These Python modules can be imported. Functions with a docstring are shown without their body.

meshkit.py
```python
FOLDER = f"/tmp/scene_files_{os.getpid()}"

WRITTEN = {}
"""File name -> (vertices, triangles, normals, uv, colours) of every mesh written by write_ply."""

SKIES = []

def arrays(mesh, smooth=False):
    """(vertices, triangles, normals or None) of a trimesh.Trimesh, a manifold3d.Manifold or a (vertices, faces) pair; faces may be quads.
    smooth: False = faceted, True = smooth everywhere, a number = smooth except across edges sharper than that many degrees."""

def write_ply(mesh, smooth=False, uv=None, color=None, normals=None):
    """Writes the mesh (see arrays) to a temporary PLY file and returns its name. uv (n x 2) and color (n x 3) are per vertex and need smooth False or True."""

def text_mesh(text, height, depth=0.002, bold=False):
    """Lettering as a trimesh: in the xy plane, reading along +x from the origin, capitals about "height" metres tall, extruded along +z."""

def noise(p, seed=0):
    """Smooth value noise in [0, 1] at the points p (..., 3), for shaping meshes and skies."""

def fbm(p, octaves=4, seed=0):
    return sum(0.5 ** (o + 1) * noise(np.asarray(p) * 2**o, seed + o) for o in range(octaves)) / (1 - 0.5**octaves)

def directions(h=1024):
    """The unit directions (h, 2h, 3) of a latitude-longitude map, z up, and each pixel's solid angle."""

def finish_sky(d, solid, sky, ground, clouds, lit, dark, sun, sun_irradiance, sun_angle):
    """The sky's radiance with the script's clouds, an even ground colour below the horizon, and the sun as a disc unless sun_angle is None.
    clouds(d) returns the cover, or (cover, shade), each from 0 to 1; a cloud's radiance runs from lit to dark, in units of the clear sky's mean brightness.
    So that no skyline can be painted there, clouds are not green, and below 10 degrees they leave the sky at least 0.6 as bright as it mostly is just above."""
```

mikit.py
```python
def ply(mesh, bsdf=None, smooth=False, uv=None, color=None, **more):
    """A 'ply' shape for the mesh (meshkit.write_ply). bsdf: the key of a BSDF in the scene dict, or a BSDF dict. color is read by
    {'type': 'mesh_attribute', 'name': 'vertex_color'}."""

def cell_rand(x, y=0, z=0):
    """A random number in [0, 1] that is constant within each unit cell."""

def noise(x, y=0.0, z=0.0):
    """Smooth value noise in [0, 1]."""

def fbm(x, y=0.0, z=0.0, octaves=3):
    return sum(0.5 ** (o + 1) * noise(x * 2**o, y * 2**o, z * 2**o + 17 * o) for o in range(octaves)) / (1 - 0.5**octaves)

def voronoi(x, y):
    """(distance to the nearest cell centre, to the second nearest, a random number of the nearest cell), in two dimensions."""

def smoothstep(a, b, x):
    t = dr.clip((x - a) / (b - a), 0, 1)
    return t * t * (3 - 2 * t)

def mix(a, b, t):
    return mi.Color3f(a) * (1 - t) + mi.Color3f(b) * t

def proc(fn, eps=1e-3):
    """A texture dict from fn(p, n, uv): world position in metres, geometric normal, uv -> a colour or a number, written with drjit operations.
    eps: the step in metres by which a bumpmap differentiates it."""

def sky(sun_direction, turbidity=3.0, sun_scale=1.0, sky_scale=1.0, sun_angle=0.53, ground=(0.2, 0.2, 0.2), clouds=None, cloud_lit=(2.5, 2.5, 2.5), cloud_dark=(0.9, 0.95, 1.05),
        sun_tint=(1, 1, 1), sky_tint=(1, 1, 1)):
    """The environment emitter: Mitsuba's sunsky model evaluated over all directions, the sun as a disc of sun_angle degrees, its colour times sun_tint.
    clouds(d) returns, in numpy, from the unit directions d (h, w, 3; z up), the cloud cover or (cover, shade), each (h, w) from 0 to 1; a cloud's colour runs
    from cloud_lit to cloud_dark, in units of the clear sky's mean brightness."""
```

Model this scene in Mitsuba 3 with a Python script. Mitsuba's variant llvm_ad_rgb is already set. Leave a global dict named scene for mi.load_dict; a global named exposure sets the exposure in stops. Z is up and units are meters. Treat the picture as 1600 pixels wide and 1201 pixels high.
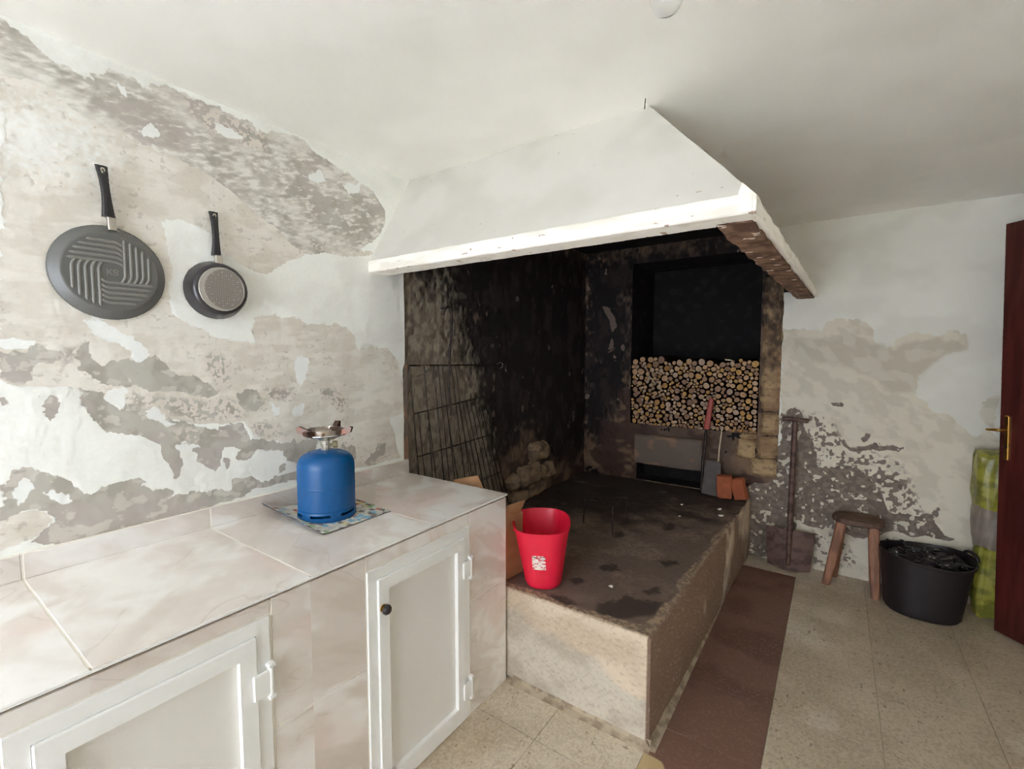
import math, random
import numpy as np, trimesh, drjit as dr, mitsuba as mi
import shapely
from shapely.geometry import Polygon, LineString, Point, box as sbox
from shapely.ops import unary_union
from scipy import ndimage
import manifold3d as m3
import mikit, meshkit
from mikit import proc, noise, fbm, voronoi, cell_rand, smoothstep, mix

T = mi.ScalarTransform4f
scene, labels = {}, {}
random.seed(5)
RNG = np.random.default_rng(11)

# ------------------------------------------------------------------ camera, sky, exposure
YAW, PITCH, EYE = 0.6119, 0.0659, np.array([1.8326, 0.0, 1.5])
FWD = np.array([-math.sin(YAW) * math.cos(PITCH), math.cos(YAW) * math.cos(PITCH), -math.sin(PITCH)])
scene['camera'] = {'type': 'perspective', 'fov_axis': 'x', 'fov': 2 * math.degrees(math.atan(800 / 721.5)),
                   'near_clip': 0.02, 'far_clip': 100.0,
                   'to_world': T().look_at(origin=EYE.tolist(), target=(EYE + FWD).tolist(), up=[0, 0, 1])}
scene['sky'] = mikit.sky((-0.35, -0.6, 0.75), turbidity=4.0, sun_scale=0.0, sky_scale=1.0, ground=(0.92, 0.94, 0.97),  # unseen ground kept bright so more light bounces up to the ceiling
                         clouds=lambda d: np.ones(d.shape[:2]), cloud_lit=(1.49, 1.58, 1.73))
exposure = 5.03
# the daylight comes through a broad window in the wall behind the camera
WINDOW = (0.15, 1.80, 0.10, 2.15)       # x0, x1, z0, z1 in the rear wall
ROOM_X, ROOM_Y0, ROOM_Y1, CEIL = 3.12, -1.6, 3.78, 2.39

# ------------------------------------------------------------------ helpers
def rgb(r, g, b):
    c = np.array([r, g, b]) / 255.0
    return [float(x) for x in np.where(c < 0.04045, c / 12.92, ((c + 0.055) / 1.055) ** 2.4)]

def C3(r, g, b):
    return mi.Color3f(*rgb(r, g, b))

def mat(name, color, rough=0.6, bump=None, bump_scale=1.0, **more):
    base = proc(color) if callable(color) else {'type': 'rgb', 'value': color}
    b = {'type': 'principled', 'base_color': base, 'roughness': rough, **more}
    if bump is not None:
        b = {'type': 'bumpmap', 'arbitrary': proc(bump), 'scale': bump_scale, 'bsdf': b}
    scene[name] = {'type': 'twosided', 'bsdf': b}
    return name

def num(name):
    if name not in scene and name not in TAKEN:
        return name
    k = 1
    while f'{name}_{k:03d}' in scene or f'{name}_{k:03d}' in TAKEN:
        k += 1
    return f'{name}_{k:03d}'

TAKEN = set()

def thing(name, label, cat, group=None, kind=None):
    key = num(name)
    TAKEN.add(key)
    labels[key] = {'label': label, 'category': cat}
    if group: labels[key]['group'] = group
    if kind: labels[key]['kind'] = kind
    return key

def put(name, mesh, m, parent=None, smooth=False, label=None, kind=None, **more):
    key = num(f'{parent}__{name}' if parent else name)
    scene[key] = mesh if isinstance(mesh, dict) else mikit.ply(mesh, m, smooth=smooth, **more)
    if label or kind:
        labels.setdefault(key, {})
        if label: labels[key]['label'] = label
        if kind: labels[key]['kind'] = kind
    return key

def single(name, mesh, m, label, cat, smooth=False, group=None, kind=None, **more):
    key = thing(name, label, cat, group, kind)
    scene[key] = mikit.ply(mesh, m, smooth=smooth, **more)
    return key

def bx(x0, x1, y0, y1, z0, z1, c=0.0):
    """A box with chamfered edges."""
    if c <= 0:
        m = trimesh.creation.box(extents=(x1 - x0, y1 - y0, z1 - z0))
        m.apply_translation(((x0 + x1) / 2, (y0 + y1) / 2, (z0 + z1) / 2))
        return m
    lo, hi = np.array([x0, y0, z0]), np.array([x1, y1, z1])
    pts = []
    for s in np.ndindex(2, 2, 2):
        for k in range(3):
            q = np.where(np.array(s) == 1, hi - c, lo + c)
            q[k] = hi[k] if s[k] else lo[k]
            pts.append(q)
    return trimesh.convex.convex_hull(np.array(pts))

def man(m):
    return m3.Manifold(m3.Mesh(np.asarray(m.vertices, np.float32), np.asarray(m.faces, np.uint32)))

def tm(m):
    k = m.to_mesh()
    return trimesh.Trimesh(k.vert_properties[:, :3], k.tri_verts, process=False)

def cut(a, *bs):
    a = man(a)
    for b in bs:
        a = a - man(b)
    return tm(a)

def cat(*ms):
    return trimesh.util.concatenate(list(ms))

def tube(points, r, n=8, closed=False):
    """A swept round wire or rod with flat caps; r may be one radius per point."""
    p = np.asarray(points, float)
    k = len(p)
    t = (np.roll(p, -1, 0) - np.roll(p, 1, 0)) if closed else np.gradient(p, axis=0)
    t /= np.linalg.norm(t, axis=1, keepdims=True) + 1e-12
    a = np.cross(t[0], [0, 0, 1.0] if abs(t[0][2]) < 0.9 else [1.0, 0, 0])
    A = []
    for i in range(k):
        a = a - t[i] * (a @ t[i]); a /= np.linalg.norm(a); A.append(a)
    A = np.array(A); B = np.cross(t, A)
    ang = np.arange(n) * 2 * math.pi / n
    R = np.broadcast_to(np.asarray(r, float), (k,))[:, None, None]
    v = (p[:, None] + R * (np.cos(ang)[None, :, None] * A[:, None] + np.sin(ang)[None, :, None] * B[:, None])).reshape(-1, 3)
    f = []
    for i in range(k if closed else k - 1):
        for j in range(n):
            a0, a1 = i * n + j, i * n + (j + 1) % n
            b0, b1 = ((i + 1) % k) * n + j, ((i + 1) % k) * n + (j + 1) % n
            f += [[a0, a1, b1], [a0, b1, b0]]
    if not closed:
        v = np.vstack([v, p[0], p[-1]]); c0, c1 = len(v) - 2, len(v) - 1
        for j in range(n):
            f += [[c0, (j + 1) % n, j], [c1, (k - 1) * n + j, (k - 1) * n + (j + 1) % n]]
    return trimesh.Trimesh(v, f, process=False)

def lathe(profile, n=48, axis=None):
    """Profile of (radius, height) points turned about z."""
    p = [tuple(q) for q in profile]
    if p[0][0] > 0 and p[-1][0] > 0: p.append(p[0])
    m = trimesh.creation.revolve(np.asarray(p, float), sections=n)
    if m.volume < 0: m.invert()
    return m

def extrude(poly, h):
    return trimesh.creation.extrude_polygon(poly, h, engine='earcut')

def move(m, M):
    m = m.copy(); m.apply_transform(M); return m

def frame(origin, ex, ey, ez):
    M = np.eye(4); M[:3, 0], M[:3, 1], M[:3, 2], M[:3, 3] = ex, ey, ez, origin
    return M

def rotz(a, at=(0, 0, 0)):
    return trimesh.transformations.translation_matrix(at) @ trimesh.transformations.rotation_matrix(a, [0, 0, 1])

def superring(rx, ry, e, n=64):
    a = np.arange(n) * 2 * math.pi / n
    c, s = np.cos(a), np.sin(a)
    return np.stack([rx * np.sign(c) * abs(c) ** (2 / e), ry * np.sign(s) * abs(s) ** (2 / e)], 1)

def loft(rings, cap0=True, cap1=True):
    """rings: list of (n, 3) loops."""
    n = len(rings[0]); v = np.vstack(rings); f = []
    for i in range(len(rings) - 1):
        for j in range(n):
            a0, a1, b0, b1 = i * n + j, i * n + (j + 1) % n, (i + 1) * n + j, (i + 1) * n + (j + 1) % n
            f += [[a0, a1, b1], [a0, b1, b0]]
    if cap0:
        v = np.vstack([v, rings[0].mean(0)]); f += [[len(v) - 1, (j + 1) % n, j] for j in range(n)]
    if cap1:
        o = (len(rings) - 1) * n
        v = np.vstack([v, rings[-1].mean(0)]); f += [[len(v) - 1, o + j, o + (j + 1) % n] for j in range(n)]
    m = trimesh.Trimesh(v, f, process=False)
    return m

def sheet(o, eu, ev, lu, lv, step, depth, hole=None, back=0.03):
    """A rough masonry face: a height field over o + u*eu + v*ev, depth(u, v) along eu x ev; hole(u, v) drops cells."""
    nu, nv = max(2, int(lu / step) + 1), max(2, int(lv / step) + 1)
    U, V = np.meshgrid(np.linspace(0, lu, nu), np.linspace(0, lv, nv), indexing='ij')
    o, eu, ev = (np.asarray(x, float) for x in (o, eu, ev)); en = np.cross(eu, ev)
    P = o + U[..., None] * eu + V[..., None] * ev + depth(U, V)[..., None] * en
    i, j = np.meshgrid(np.arange(nu - 1), np.arange(nv - 1), indexing='ij')
    q = np.stack([i * nv + j, (i + 1) * nv + j, (i + 1) * nv + j + 1, i * nv + j + 1], -1).reshape(-1, 4)
    if hole is not None:
        uc = (U[:-1, :-1] + U[1:, 1:]) / 2; vc = (V[:-1, :-1] + V[1:, 1:]) / 2
        q = q[~hole(uc, vc).reshape(-1)]
    return trimesh.Trimesh(P.reshape(-1, 3), np.vstack([q[:, [0, 1, 2]], q[:, [0, 2, 3]]]), process=False)

def rough_block(x0, x1, y0, y1, z0, z1, amp, seed, step=0.02, cham=0.01):
    """A hewn stone: a subdivided box whose faces are displaced by noise."""
    m = bx(x0, x1, y0, y1, z0, z1, cham)
    m = trimesh.Trimesh(*trimesh.remesh.subdivide_to_size(m.vertices, m.faces, step)); m.merge_vertices()
    v = np.array(m.vertices)
    n = meshkit.fbm(np.stack([v * 14, ], 0)[0] + seed * 3.7, 3, seed) - 0.5
    v += np.array(m.vertex_normals) * (n * 2 * amp)[:, None]
    m.vertices = v
    return m

class Field:
    """Signed distance (metres, positive inside) to a set of outlines given in the plane's own metres."""
    def __init__(self, polys, x0, x1, y0, y1, res=0.006):
        self.x0, self.y0, self.res = x0, y0, res
        nx, ny = int((x1 - x0) / res) + 1, int((y1 - y0) / res) + 1
        gx, gy = np.meshgrid(x0 + np.arange(nx) * res, y0 + np.arange(ny) * res)
        inside = np.zeros(gx.shape, bool)
        for p in polys:
            inside |= shapely.contains_xy(Polygon(p).buffer(0), gx, gy)
        d = ndimage.distance_transform_edt(inside) - ndimage.distance_transform_edt(~inside)
        self.nx, self.ny = nx, ny
        self.data = mi.Float((d * res).astype(np.float32).ravel()); dr.eval(self.data)
    def __call__(self, x, y):
        fx = dr.clip((x - self.x0) / self.res, 0, self.nx - 1.001); fy = dr.clip((y - self.y0) / self.res, 0, self.ny - 1.001)
        ix, iy = mi.UInt32(fx), mi.UInt32(fy); tx, ty = fx - mi.Float(ix), fy - mi.Float(iy)
        g = lambda a, b: dr.gather(mi.Float, self.data, (iy + b) * self.nx + ix + a)
        return dr.lerp(dr.lerp(g(0, 0), g(1, 0), tx), dr.lerp(g(0, 1), g(1, 1), tx), ty)

# ------------------------------------------------------------------ where the paint has peeled: outlines in metres on the wall (y, z), on the back wall (x, z) and on the hearth (x, y)
LEFT_WALL_WEAR={"cream":[[[0.265,2.278],[0.348,2.252],[0.454,2.2],[0.707,2.238],[0.965,2.165],[1.24,1.999],[1.482,1.987],[1.354,1.95],[1.192,1.938],[1.137,1.921],[1.019,1.862],[0.948,1.812],[0.893,1.811],[0.793,1.854],[0.744,1.923],[0.695,1.946],[0.658,1.961],[0.604,1.925],[0.62,1.856],[0.636,1.785],[0.628,1.699],[0.622,1.635],[0.653,1.615],[0.7,1.585],[0.771,1.558],[0.888,1.539],[0.891,1.629],[0.911,1.643],[0.973,1.657],[0.999,1.643],[1.039,1.654],[1.094,1.628],[1.167,1.624],[1.245,1.636],[1.311,1.617],[1.355,1.568],[1.36,1.518],[1.415,1.536],[1.441,1.552],[1.51,1.531],[1.558,1.522],[1.607,1.444],[1.63,1.311],[1.645,1.192],[1.601,1.187],[1.542,1.164],[1.581,1.05],[1.614,0.971],[1.497,0.96],[1.346,0.949],[1.294,0.966],[1.152,1.118],[1.036,1.136],[0.918,1.164],[0.837,1.241],[0.667,1.243],[0.542,1.319],[0.438,1.353],[0.386,1.388],[0.348,1.413],[0.295,1.41],[0.258,1.414],[0.223,1.436]],[[0.204,1.048],[0.229,1.059],[0.259,1.062],[0.297,1.048],[0.313,1.021],[0.301,0.994],[0.268,0.977],[0.224,0.966],[0.2,0.966]],[[0.4,1.006],[0.447,1.015],[0.503,1.0],[0.553,0.975],[0.555,0.961],[0.51,0.968],[0.445,0.973],[0.414,0.984]],[[0.522,1.065],[0.548,1.063],[0.586,1.032],[0.604,1.009],[0.572,1.0],[0.546,1.02]]],"streak":[[[0.27,2.379],[0.284,2.377],[0.304,2.37],[0.322,2.357],[0.346,2.336],[0.349,2.325],[0.371,2.324],[0.38,2.333],[0.401,2.324],[0.417,2.312],[0.445,2.32],[0.483,2.336],[0.491,2.351],[0.514,2.354],[0.549,2.369],[0.569,2.355],[0.589,2.341],[0.602,2.341],[0.629,2.363],[0.666,2.386],[0.693,2.371],[0.712,2.369],[0.732,2.384],[0.771,2.379],[0.845,2.373],[0.867,2.366],[0.924,2.363],[0.972,2.36],[1.104,2.393],[1.137,2.371],[1.179,2.337],[1.249,2.325],[1.33,2.309],[1.416,2.283],[1.47,2.267],[1.526,2.212],[1.524,2.148],[1.492,2.08],[1.446,2.031],[1.39,1.997],[1.354,1.95],[1.27,1.933],[1.192,1.936],[1.137,1.918],[1.062,1.939],[0.913,2.043],[0.762,2.127],[0.612,2.162],[0.529,2.178],[0.453,2.181],[0.399,2.213],[0.335,2.254],[0.263,2.245]]],"gray":[[[0.227,1.517],[0.239,1.51],[0.281,1.512],[0.307,1.523],[0.328,1.505],[0.348,1.494],[0.337,1.472],[0.324,1.467],[0.301,1.473],[0.284,1.452],[0.281,1.438],[0.27,1.42],[0.258,1.416],[0.235,1.431],[0.224,1.44]],[[0.372,1.487],[0.38,1.511],[0.398,1.536],[0.402,1.494],[0.41,1.471],[0.424,1.461],[0.44,1.465],[0.452,1.478],[0.48,1.482],[0.507,1.473],[0.523,1.465],[0.545,1.479],[0.566,1.485],[0.579,1.468],[0.603,1.438],[0.645,1.428],[0.678,1.435],[0.693,1.417],[0.723,1.393],[0.753,1.368],[0.731,1.342],[0.671,1.355],[0.643,1.37],[0.597,1.374],[0.579,1.368],[0.553,1.374],[0.52,1.393],[0.487,1.391],[0.448,1.397],[0.433,1.408],[0.419,1.428],[0.401,1.439],[0.384,1.453]],[[0.373,1.37],[0.384,1.392],[0.418,1.393],[0.437,1.384],[0.44,1.353],[0.464,1.334],[0.487,1.353],[0.535,1.351],[0.55,1.318],[0.584,1.293],[0.611,1.277],[0.667,1.243],[0.727,1.226],[0.759,1.231],[0.837,1.241],[0.863,1.188],[0.918,1.164],[0.987,1.143],[1.036,1.147],[1.122,1.139],[1.152,1.118],[1.135,1.078],[1.085,1.087],[1.047,1.053],[1.006,1.066],[0.989,1.112],[0.893,1.133],[0.867,1.102],[0.843,1.087],[0.809,1.098],[0.82,1.145],[0.793,1.164],[0.76,1.16],[0.755,1.128],[0.746,1.082],[0.727,1.067],[0.705,1.086],[0.681,1.111],[0.669,1.148],[0.66,1.172],[0.626,1.185],[0.628,1.151],[0.637,1.12],[0.623,1.101],[0.606,1.071],[0.596,1.084],[0.59,1.129],[0.57,1.153],[0.566,1.203],[0.546,1.225],[0.522,1.242],[0.458,1.261],[0.427,1.275],[0.41,1.293],[0.397,1.318],[0.386,1.342]],[[0.818,1.359],[0.837,1.377],[0.889,1.371],[0.902,1.333],[0.931,1.311],[0.911,1.3],[0.874,1.281],[0.846,1.286],[0.817,1.316]],[[0.296,1.376],[0.313,1.383],[0.33,1.377],[0.333,1.349],[0.328,1.331],[0.314,1.31],[0.304,1.324],[0.302,1.348]],[[0.221,1.387],[0.23,1.381],[0.235,1.367],[0.227,1.36],[0.22,1.364]],[[0.209,1.147],[0.227,1.145],[0.236,1.164],[0.244,1.175],[0.277,1.171],[0.296,1.163],[0.316,1.156],[0.335,1.142],[0.346,1.13],[0.35,1.11],[0.364,1.099],[0.389,1.083],[0.419,1.087],[0.466,1.093],[0.507,1.098],[0.52,1.09],[0.514,1.069],[0.548,1.058],[0.587,1.053],[0.601,1.032],[0.585,1.012],[0.61,1.017],[0.639,1.027],[0.658,1.032],[0.688,1.022],[0.718,1.013],[0.75,0.995],[0.773,0.978],[0.783,1.007],[0.797,1.023],[0.829,1.02],[0.865,1.027],[0.881,1.009],[0.912,0.989],[0.977,1.0],[1.018,1.005],[1.049,1.006],[1.048,0.976],[0.976,0.969],[0.924,0.968],[0.862,0.968],[0.815,0.955],[0.737,0.951],[0.655,0.941],[0.475,0.93],[0.292,0.944],[0.261,0.97],[0.285,0.986],[0.308,0.998],[0.319,1.019],[0.297,1.05],[0.272,1.061],[0.253,1.062],[0.228,1.051],[0.204,1.048]],[[1.266,1.088],[1.331,1.074],[1.337,1.013],[1.304,0.964],[1.277,0.979]],[[1.383,0.982],[1.432,1.023],[1.453,1.064],[1.512,1.068],[1.498,1.012],[1.451,0.988],[1.439,0.959],[1.408,0.958]],[[0.769,1.111],[0.78,1.114],[0.788,1.078],[0.776,1.066],[0.766,1.087]],[[0.971,1.046],[0.992,1.058],[1.006,1.045],[0.994,1.015],[0.978,1.013]]],"dark":[[[1.018,2.213],[1.127,2.218],[1.278,2.219],[1.379,2.233],[1.469,2.24],[1.526,2.2],[1.484,2.069],[1.373,1.988],[1.24,2.008],[1.123,2.094],[1.056,2.167]],[[0.712,2.377],[0.771,2.379],[0.86,2.361],[0.855,2.336],[0.8,2.328],[0.73,2.338]],[[0.993,2.229],[1.102,2.321],[1.174,2.337],[1.158,2.293],[1.071,2.234],[1.017,2.203]],[[0.27,2.376],[0.322,2.353],[0.349,2.324],[0.38,2.329],[0.417,2.31],[0.49,2.343],[0.589,2.339],[0.602,2.329],[0.533,2.25],[0.441,2.231],[0.402,2.276],[0.35,2.287],[0.301,2.305],[0.267,2.328]],[[0.457,2.265],[0.6,2.298],[0.767,2.26],[0.873,2.242],[0.918,2.206],[0.765,2.205],[0.597,2.227],[0.485,2.231]]],"white":[[[0.398,1.596],[0.428,1.611],[0.465,1.594],[0.487,1.566],[0.511,1.567],[0.518,1.547],[0.542,1.516],[0.552,1.485],[0.523,1.465],[0.507,1.475],[0.492,1.516],[0.478,1.536],[0.44,1.545],[0.411,1.563]],[[0.229,1.539],[0.258,1.543],[0.299,1.536],[0.303,1.525],[0.275,1.514],[0.239,1.514],[0.228,1.519]],[[0.439,1.372],[0.455,1.387],[0.484,1.389],[0.494,1.378],[0.486,1.365],[0.482,1.341],[0.464,1.33],[0.446,1.344]],[[0.545,1.318],[0.568,1.322],[0.589,1.303],[0.589,1.282],[0.612,1.264],[0.596,1.264],[0.575,1.283],[0.554,1.292]],[[0.617,1.188],[0.645,1.186],[0.688,1.168],[0.663,1.156],[0.625,1.165]],[[0.234,1.111],[0.251,1.139],[0.27,1.142],[0.275,1.119],[0.261,1.104],[0.248,1.085],[0.235,1.075]],[[0.293,1.101],[0.313,1.109],[0.333,1.099],[0.342,1.074],[0.325,1.063],[0.312,1.078],[0.299,1.087]],[[1.047,1.473],[1.089,1.486],[1.109,1.475],[1.095,1.4],[1.071,1.371],[1.053,1.396]],[[1.026,1.265],[1.055,1.295],[1.083,1.3],[1.068,1.253],[1.039,1.243]],[[0.948,1.299],[0.987,1.293],[0.981,1.26],[0.952,1.263]],[[0.512,2.308],[0.531,2.319],[0.541,2.292],[0.522,2.294]],[[0.547,2.218],[0.59,2.244],[0.62,2.226],[0.614,2.21],[0.571,2.201]],[[1.099,2.238],[1.187,2.289],[1.21,2.243],[1.15,2.227]],[[1.301,2.245],[1.398,2.296],[1.379,2.244],[1.327,2.224]],[[0.769,2.326],[0.832,2.318],[0.876,2.3],[0.809,2.276],[0.778,2.286]]],"wash":[[[0.258,2.137],[0.332,2.176],[0.417,2.161],[0.467,2.149],[0.449,2.078],[0.363,2.028],[0.288,2.024],[0.253,2.029]]],"speck":[[[0.487,1.389],[0.579,1.368],[0.711,1.343],[0.807,1.359],[0.817,1.316],[0.886,1.28],[0.837,1.241],[0.667,1.243],[0.545,1.318],[0.493,1.348]],[[0.696,1.484],[0.759,1.518],[0.811,1.459],[0.796,1.365],[0.733,1.381]],[[0.901,1.383],[1.016,1.364],[1.085,1.341],[1.014,1.298],[0.936,1.305]],[[1.159,1.353],[1.221,1.357],[1.303,1.303],[1.318,1.242],[1.25,1.234],[1.157,1.291]],[[0.849,1.251],[0.985,1.236],[1.023,1.165],[0.931,1.157],[0.87,1.182]],[[0.333,1.524],[0.395,1.534],[0.385,1.477],[0.349,1.431],[0.322,1.432],[0.337,1.472]],[[0.575,1.273],[0.706,1.229],[0.688,1.168],[0.617,1.191]],[[0.675,2.381],[0.771,2.382],[0.972,2.36],[0.969,2.275],[0.788,2.268],[0.69,2.294]],[[1.12,2.015],[1.224,1.996],[1.192,1.936],[1.132,1.938]]]}
BACK_WALL_WEAR={"cream":[[[1.51,1.684],[1.618,1.668],[1.729,1.66],[1.746,1.698],[1.798,1.739],[1.85,1.741],[1.885,1.723],[1.969,1.711],[2.011,1.656],[2.017,1.594],[2.058,1.532],[2.111,1.552],[2.134,1.6],[2.195,1.627],[2.284,1.617],[2.329,1.596],[2.365,1.626],[2.38,1.652],[2.412,1.636],[2.459,1.624],[2.459,1.511],[2.376,1.511],[2.306,1.453],[2.265,1.393],[2.253,1.314],[2.235,1.253],[2.273,1.215],[2.32,1.159],[2.393,1.125],[2.453,1.06],[2.51,1.012],[2.575,1.057],[2.617,0.993],[2.667,-0.026],[1.569,-0.105]],[[2.545,1.175],[2.566,1.232],[2.604,1.26],[2.615,1.031],[2.574,1.083]]],"beige":[[[1.563,1.602],[1.731,1.599],[1.905,1.638],[2.024,1.574],[2.122,1.532],[2.196,1.591],[2.344,1.588],[2.455,1.605],[2.453,1.518],[2.376,1.511],[2.293,1.433],[2.225,1.273],[2.118,1.247],[2.017,1.346],[1.844,1.427],[1.625,1.468]]],"gray":[[[1.53,1.081],[1.637,1.111],[1.67,1.047],[1.689,0.936],[1.741,0.83],[1.77,0.731],[1.835,0.74],[1.897,0.784],[1.956,0.771],[1.992,0.733],[2.043,0.698],[2.095,0.642],[2.132,0.523],[2.15,0.484],[2.213,0.488],[2.243,0.503],[2.304,0.503],[2.348,0.524],[2.365,0.467],[2.397,0.413],[2.456,0.387],[2.428,0.36],[2.186,0.366],[2.026,0.286],[1.815,0.305],[1.76,0.315],[1.646,0.314],[1.632,0.148],[1.563,0.083],[1.287,-0.086],[1.269,0.504],[1.476,0.633],[1.522,0.827],[1.522,1.08]],[[1.87,0.929],[1.905,0.941],[1.927,0.896],[2.002,0.896],[2.1,0.916],[2.189,0.905],[2.165,0.87],[2.069,0.87],[1.97,0.854],[1.918,0.873]],[[1.986,0.958],[2.024,1.004],[2.045,0.981],[2.033,0.938],[2.001,0.926]],[[2.076,0.69],[2.156,0.715],[2.204,0.694],[2.19,0.65],[2.126,0.656]],[[2.348,0.524],[2.384,0.559],[2.391,0.54],[2.364,0.503]],[[1.819,1.168],[1.882,1.163],[1.876,1.137],[1.827,1.142]],[[2.531,0.561],[2.634,0.657],[2.647,0.393],[2.552,0.409]]],"chips":[[[0.136,1.918],[0.196,1.903],[0.256,1.818],[0.274,1.735],[0.234,1.682],[0.203,1.793]],[[0.229,1.638],[0.253,1.593],[0.231,1.505],[0.183,1.516]]],"speck":[[[1.637,1.111],[1.822,1.081],[1.933,0.918],[2.198,0.825],[2.3,0.596],[2.427,0.38],[2.371,0.327],[2.118,0.478],[1.976,0.709],[1.763,0.721],[1.664,0.889]],[[1.646,0.314],[1.922,0.306],[2.035,0.071],[1.677,-0.028]]]}
HEARTH_STAINS={"stain_and_side_tone":[[[1.043,1.765],[1.079,1.852],[1.13,1.908],[1.198,1.917],[1.258,1.947],[1.27,1.864],[1.242,1.804],[1.189,1.751],[1.145,1.692],[1.074,1.697]],[[0.842,1.706],[0.883,1.748],[0.976,1.718],[0.966,1.651],[0.906,1.65]],[[0.906,2.103],[0.964,2.169],[0.999,2.126],[0.955,2.07]],[[1.121,2.341],[1.182,2.412],[1.207,2.357],[1.167,2.295]],[[1.153,2.006],[1.198,2.094],[1.216,2.036],[1.192,1.978]],[[0.825,1.885],[0.86,1.948],[0.906,1.904],[0.878,1.848]],[[0.944,3.185],[1.062,3.22],[1.111,3.104],[1.019,3.068]],[[0.778,2.576],[0.817,2.629],[0.856,2.559],[0.815,2.506]],[[0.966,2.835],[1.015,2.937],[1.047,2.827],[1.008,2.762]]],"soot":[[[-0.2,1.705],[0.75,1.7],[1.0,1.705],[1.26,1.73],[1.272,2.0],[1.265,2.2],[1.285,2.5],[1.285,2.9],[1.315,3.2],[1.33,3.95],[-0.2,3.95]]]}

# ------------------------------------------------------------------ materials of the setting
FW = {k: Field(v, -0.1, 1.75, 0.75, 2.45) for k, v in LEFT_WALL_WEAR.items()}
FB = {k: Field(v, -0.1 if k == 'chips' else 1.2, 1.0 if k == 'chips' else 3.2, -0.05, 2.4) for k, v in BACK_WALL_WEAR.items()}
FH = {k: Field(v, -0.1, 1.7, 1.5, 3.95) for k, v in HEARTH_STAINS.items()}

def jag(u, v, big=0.030, small=0.017):
    a = fbm(u * 11, v * 11, 3.0, octaves=2) - 0.5
    b = fbm(u * 12 + 40, v * 12, 9.0, octaves=2) - 0.5
    c = fbm(u * 55, v * 55, 5.0, octaves=3) - 0.5
    return u + big * a + small * c, v + big * b - small * c, c

def left_wall_masks(u, v):
    ju, jv, c = jag(u, v)
    e = lambda k, w=0.0025: smoothstep(-w, w, FW[k](ju, jv) + 0.018 * c)
    return e('cream', 0.004), e('streak', 0.004), e('gray'), e('white', 0.004), FW['speck'](ju, jv)

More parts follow.
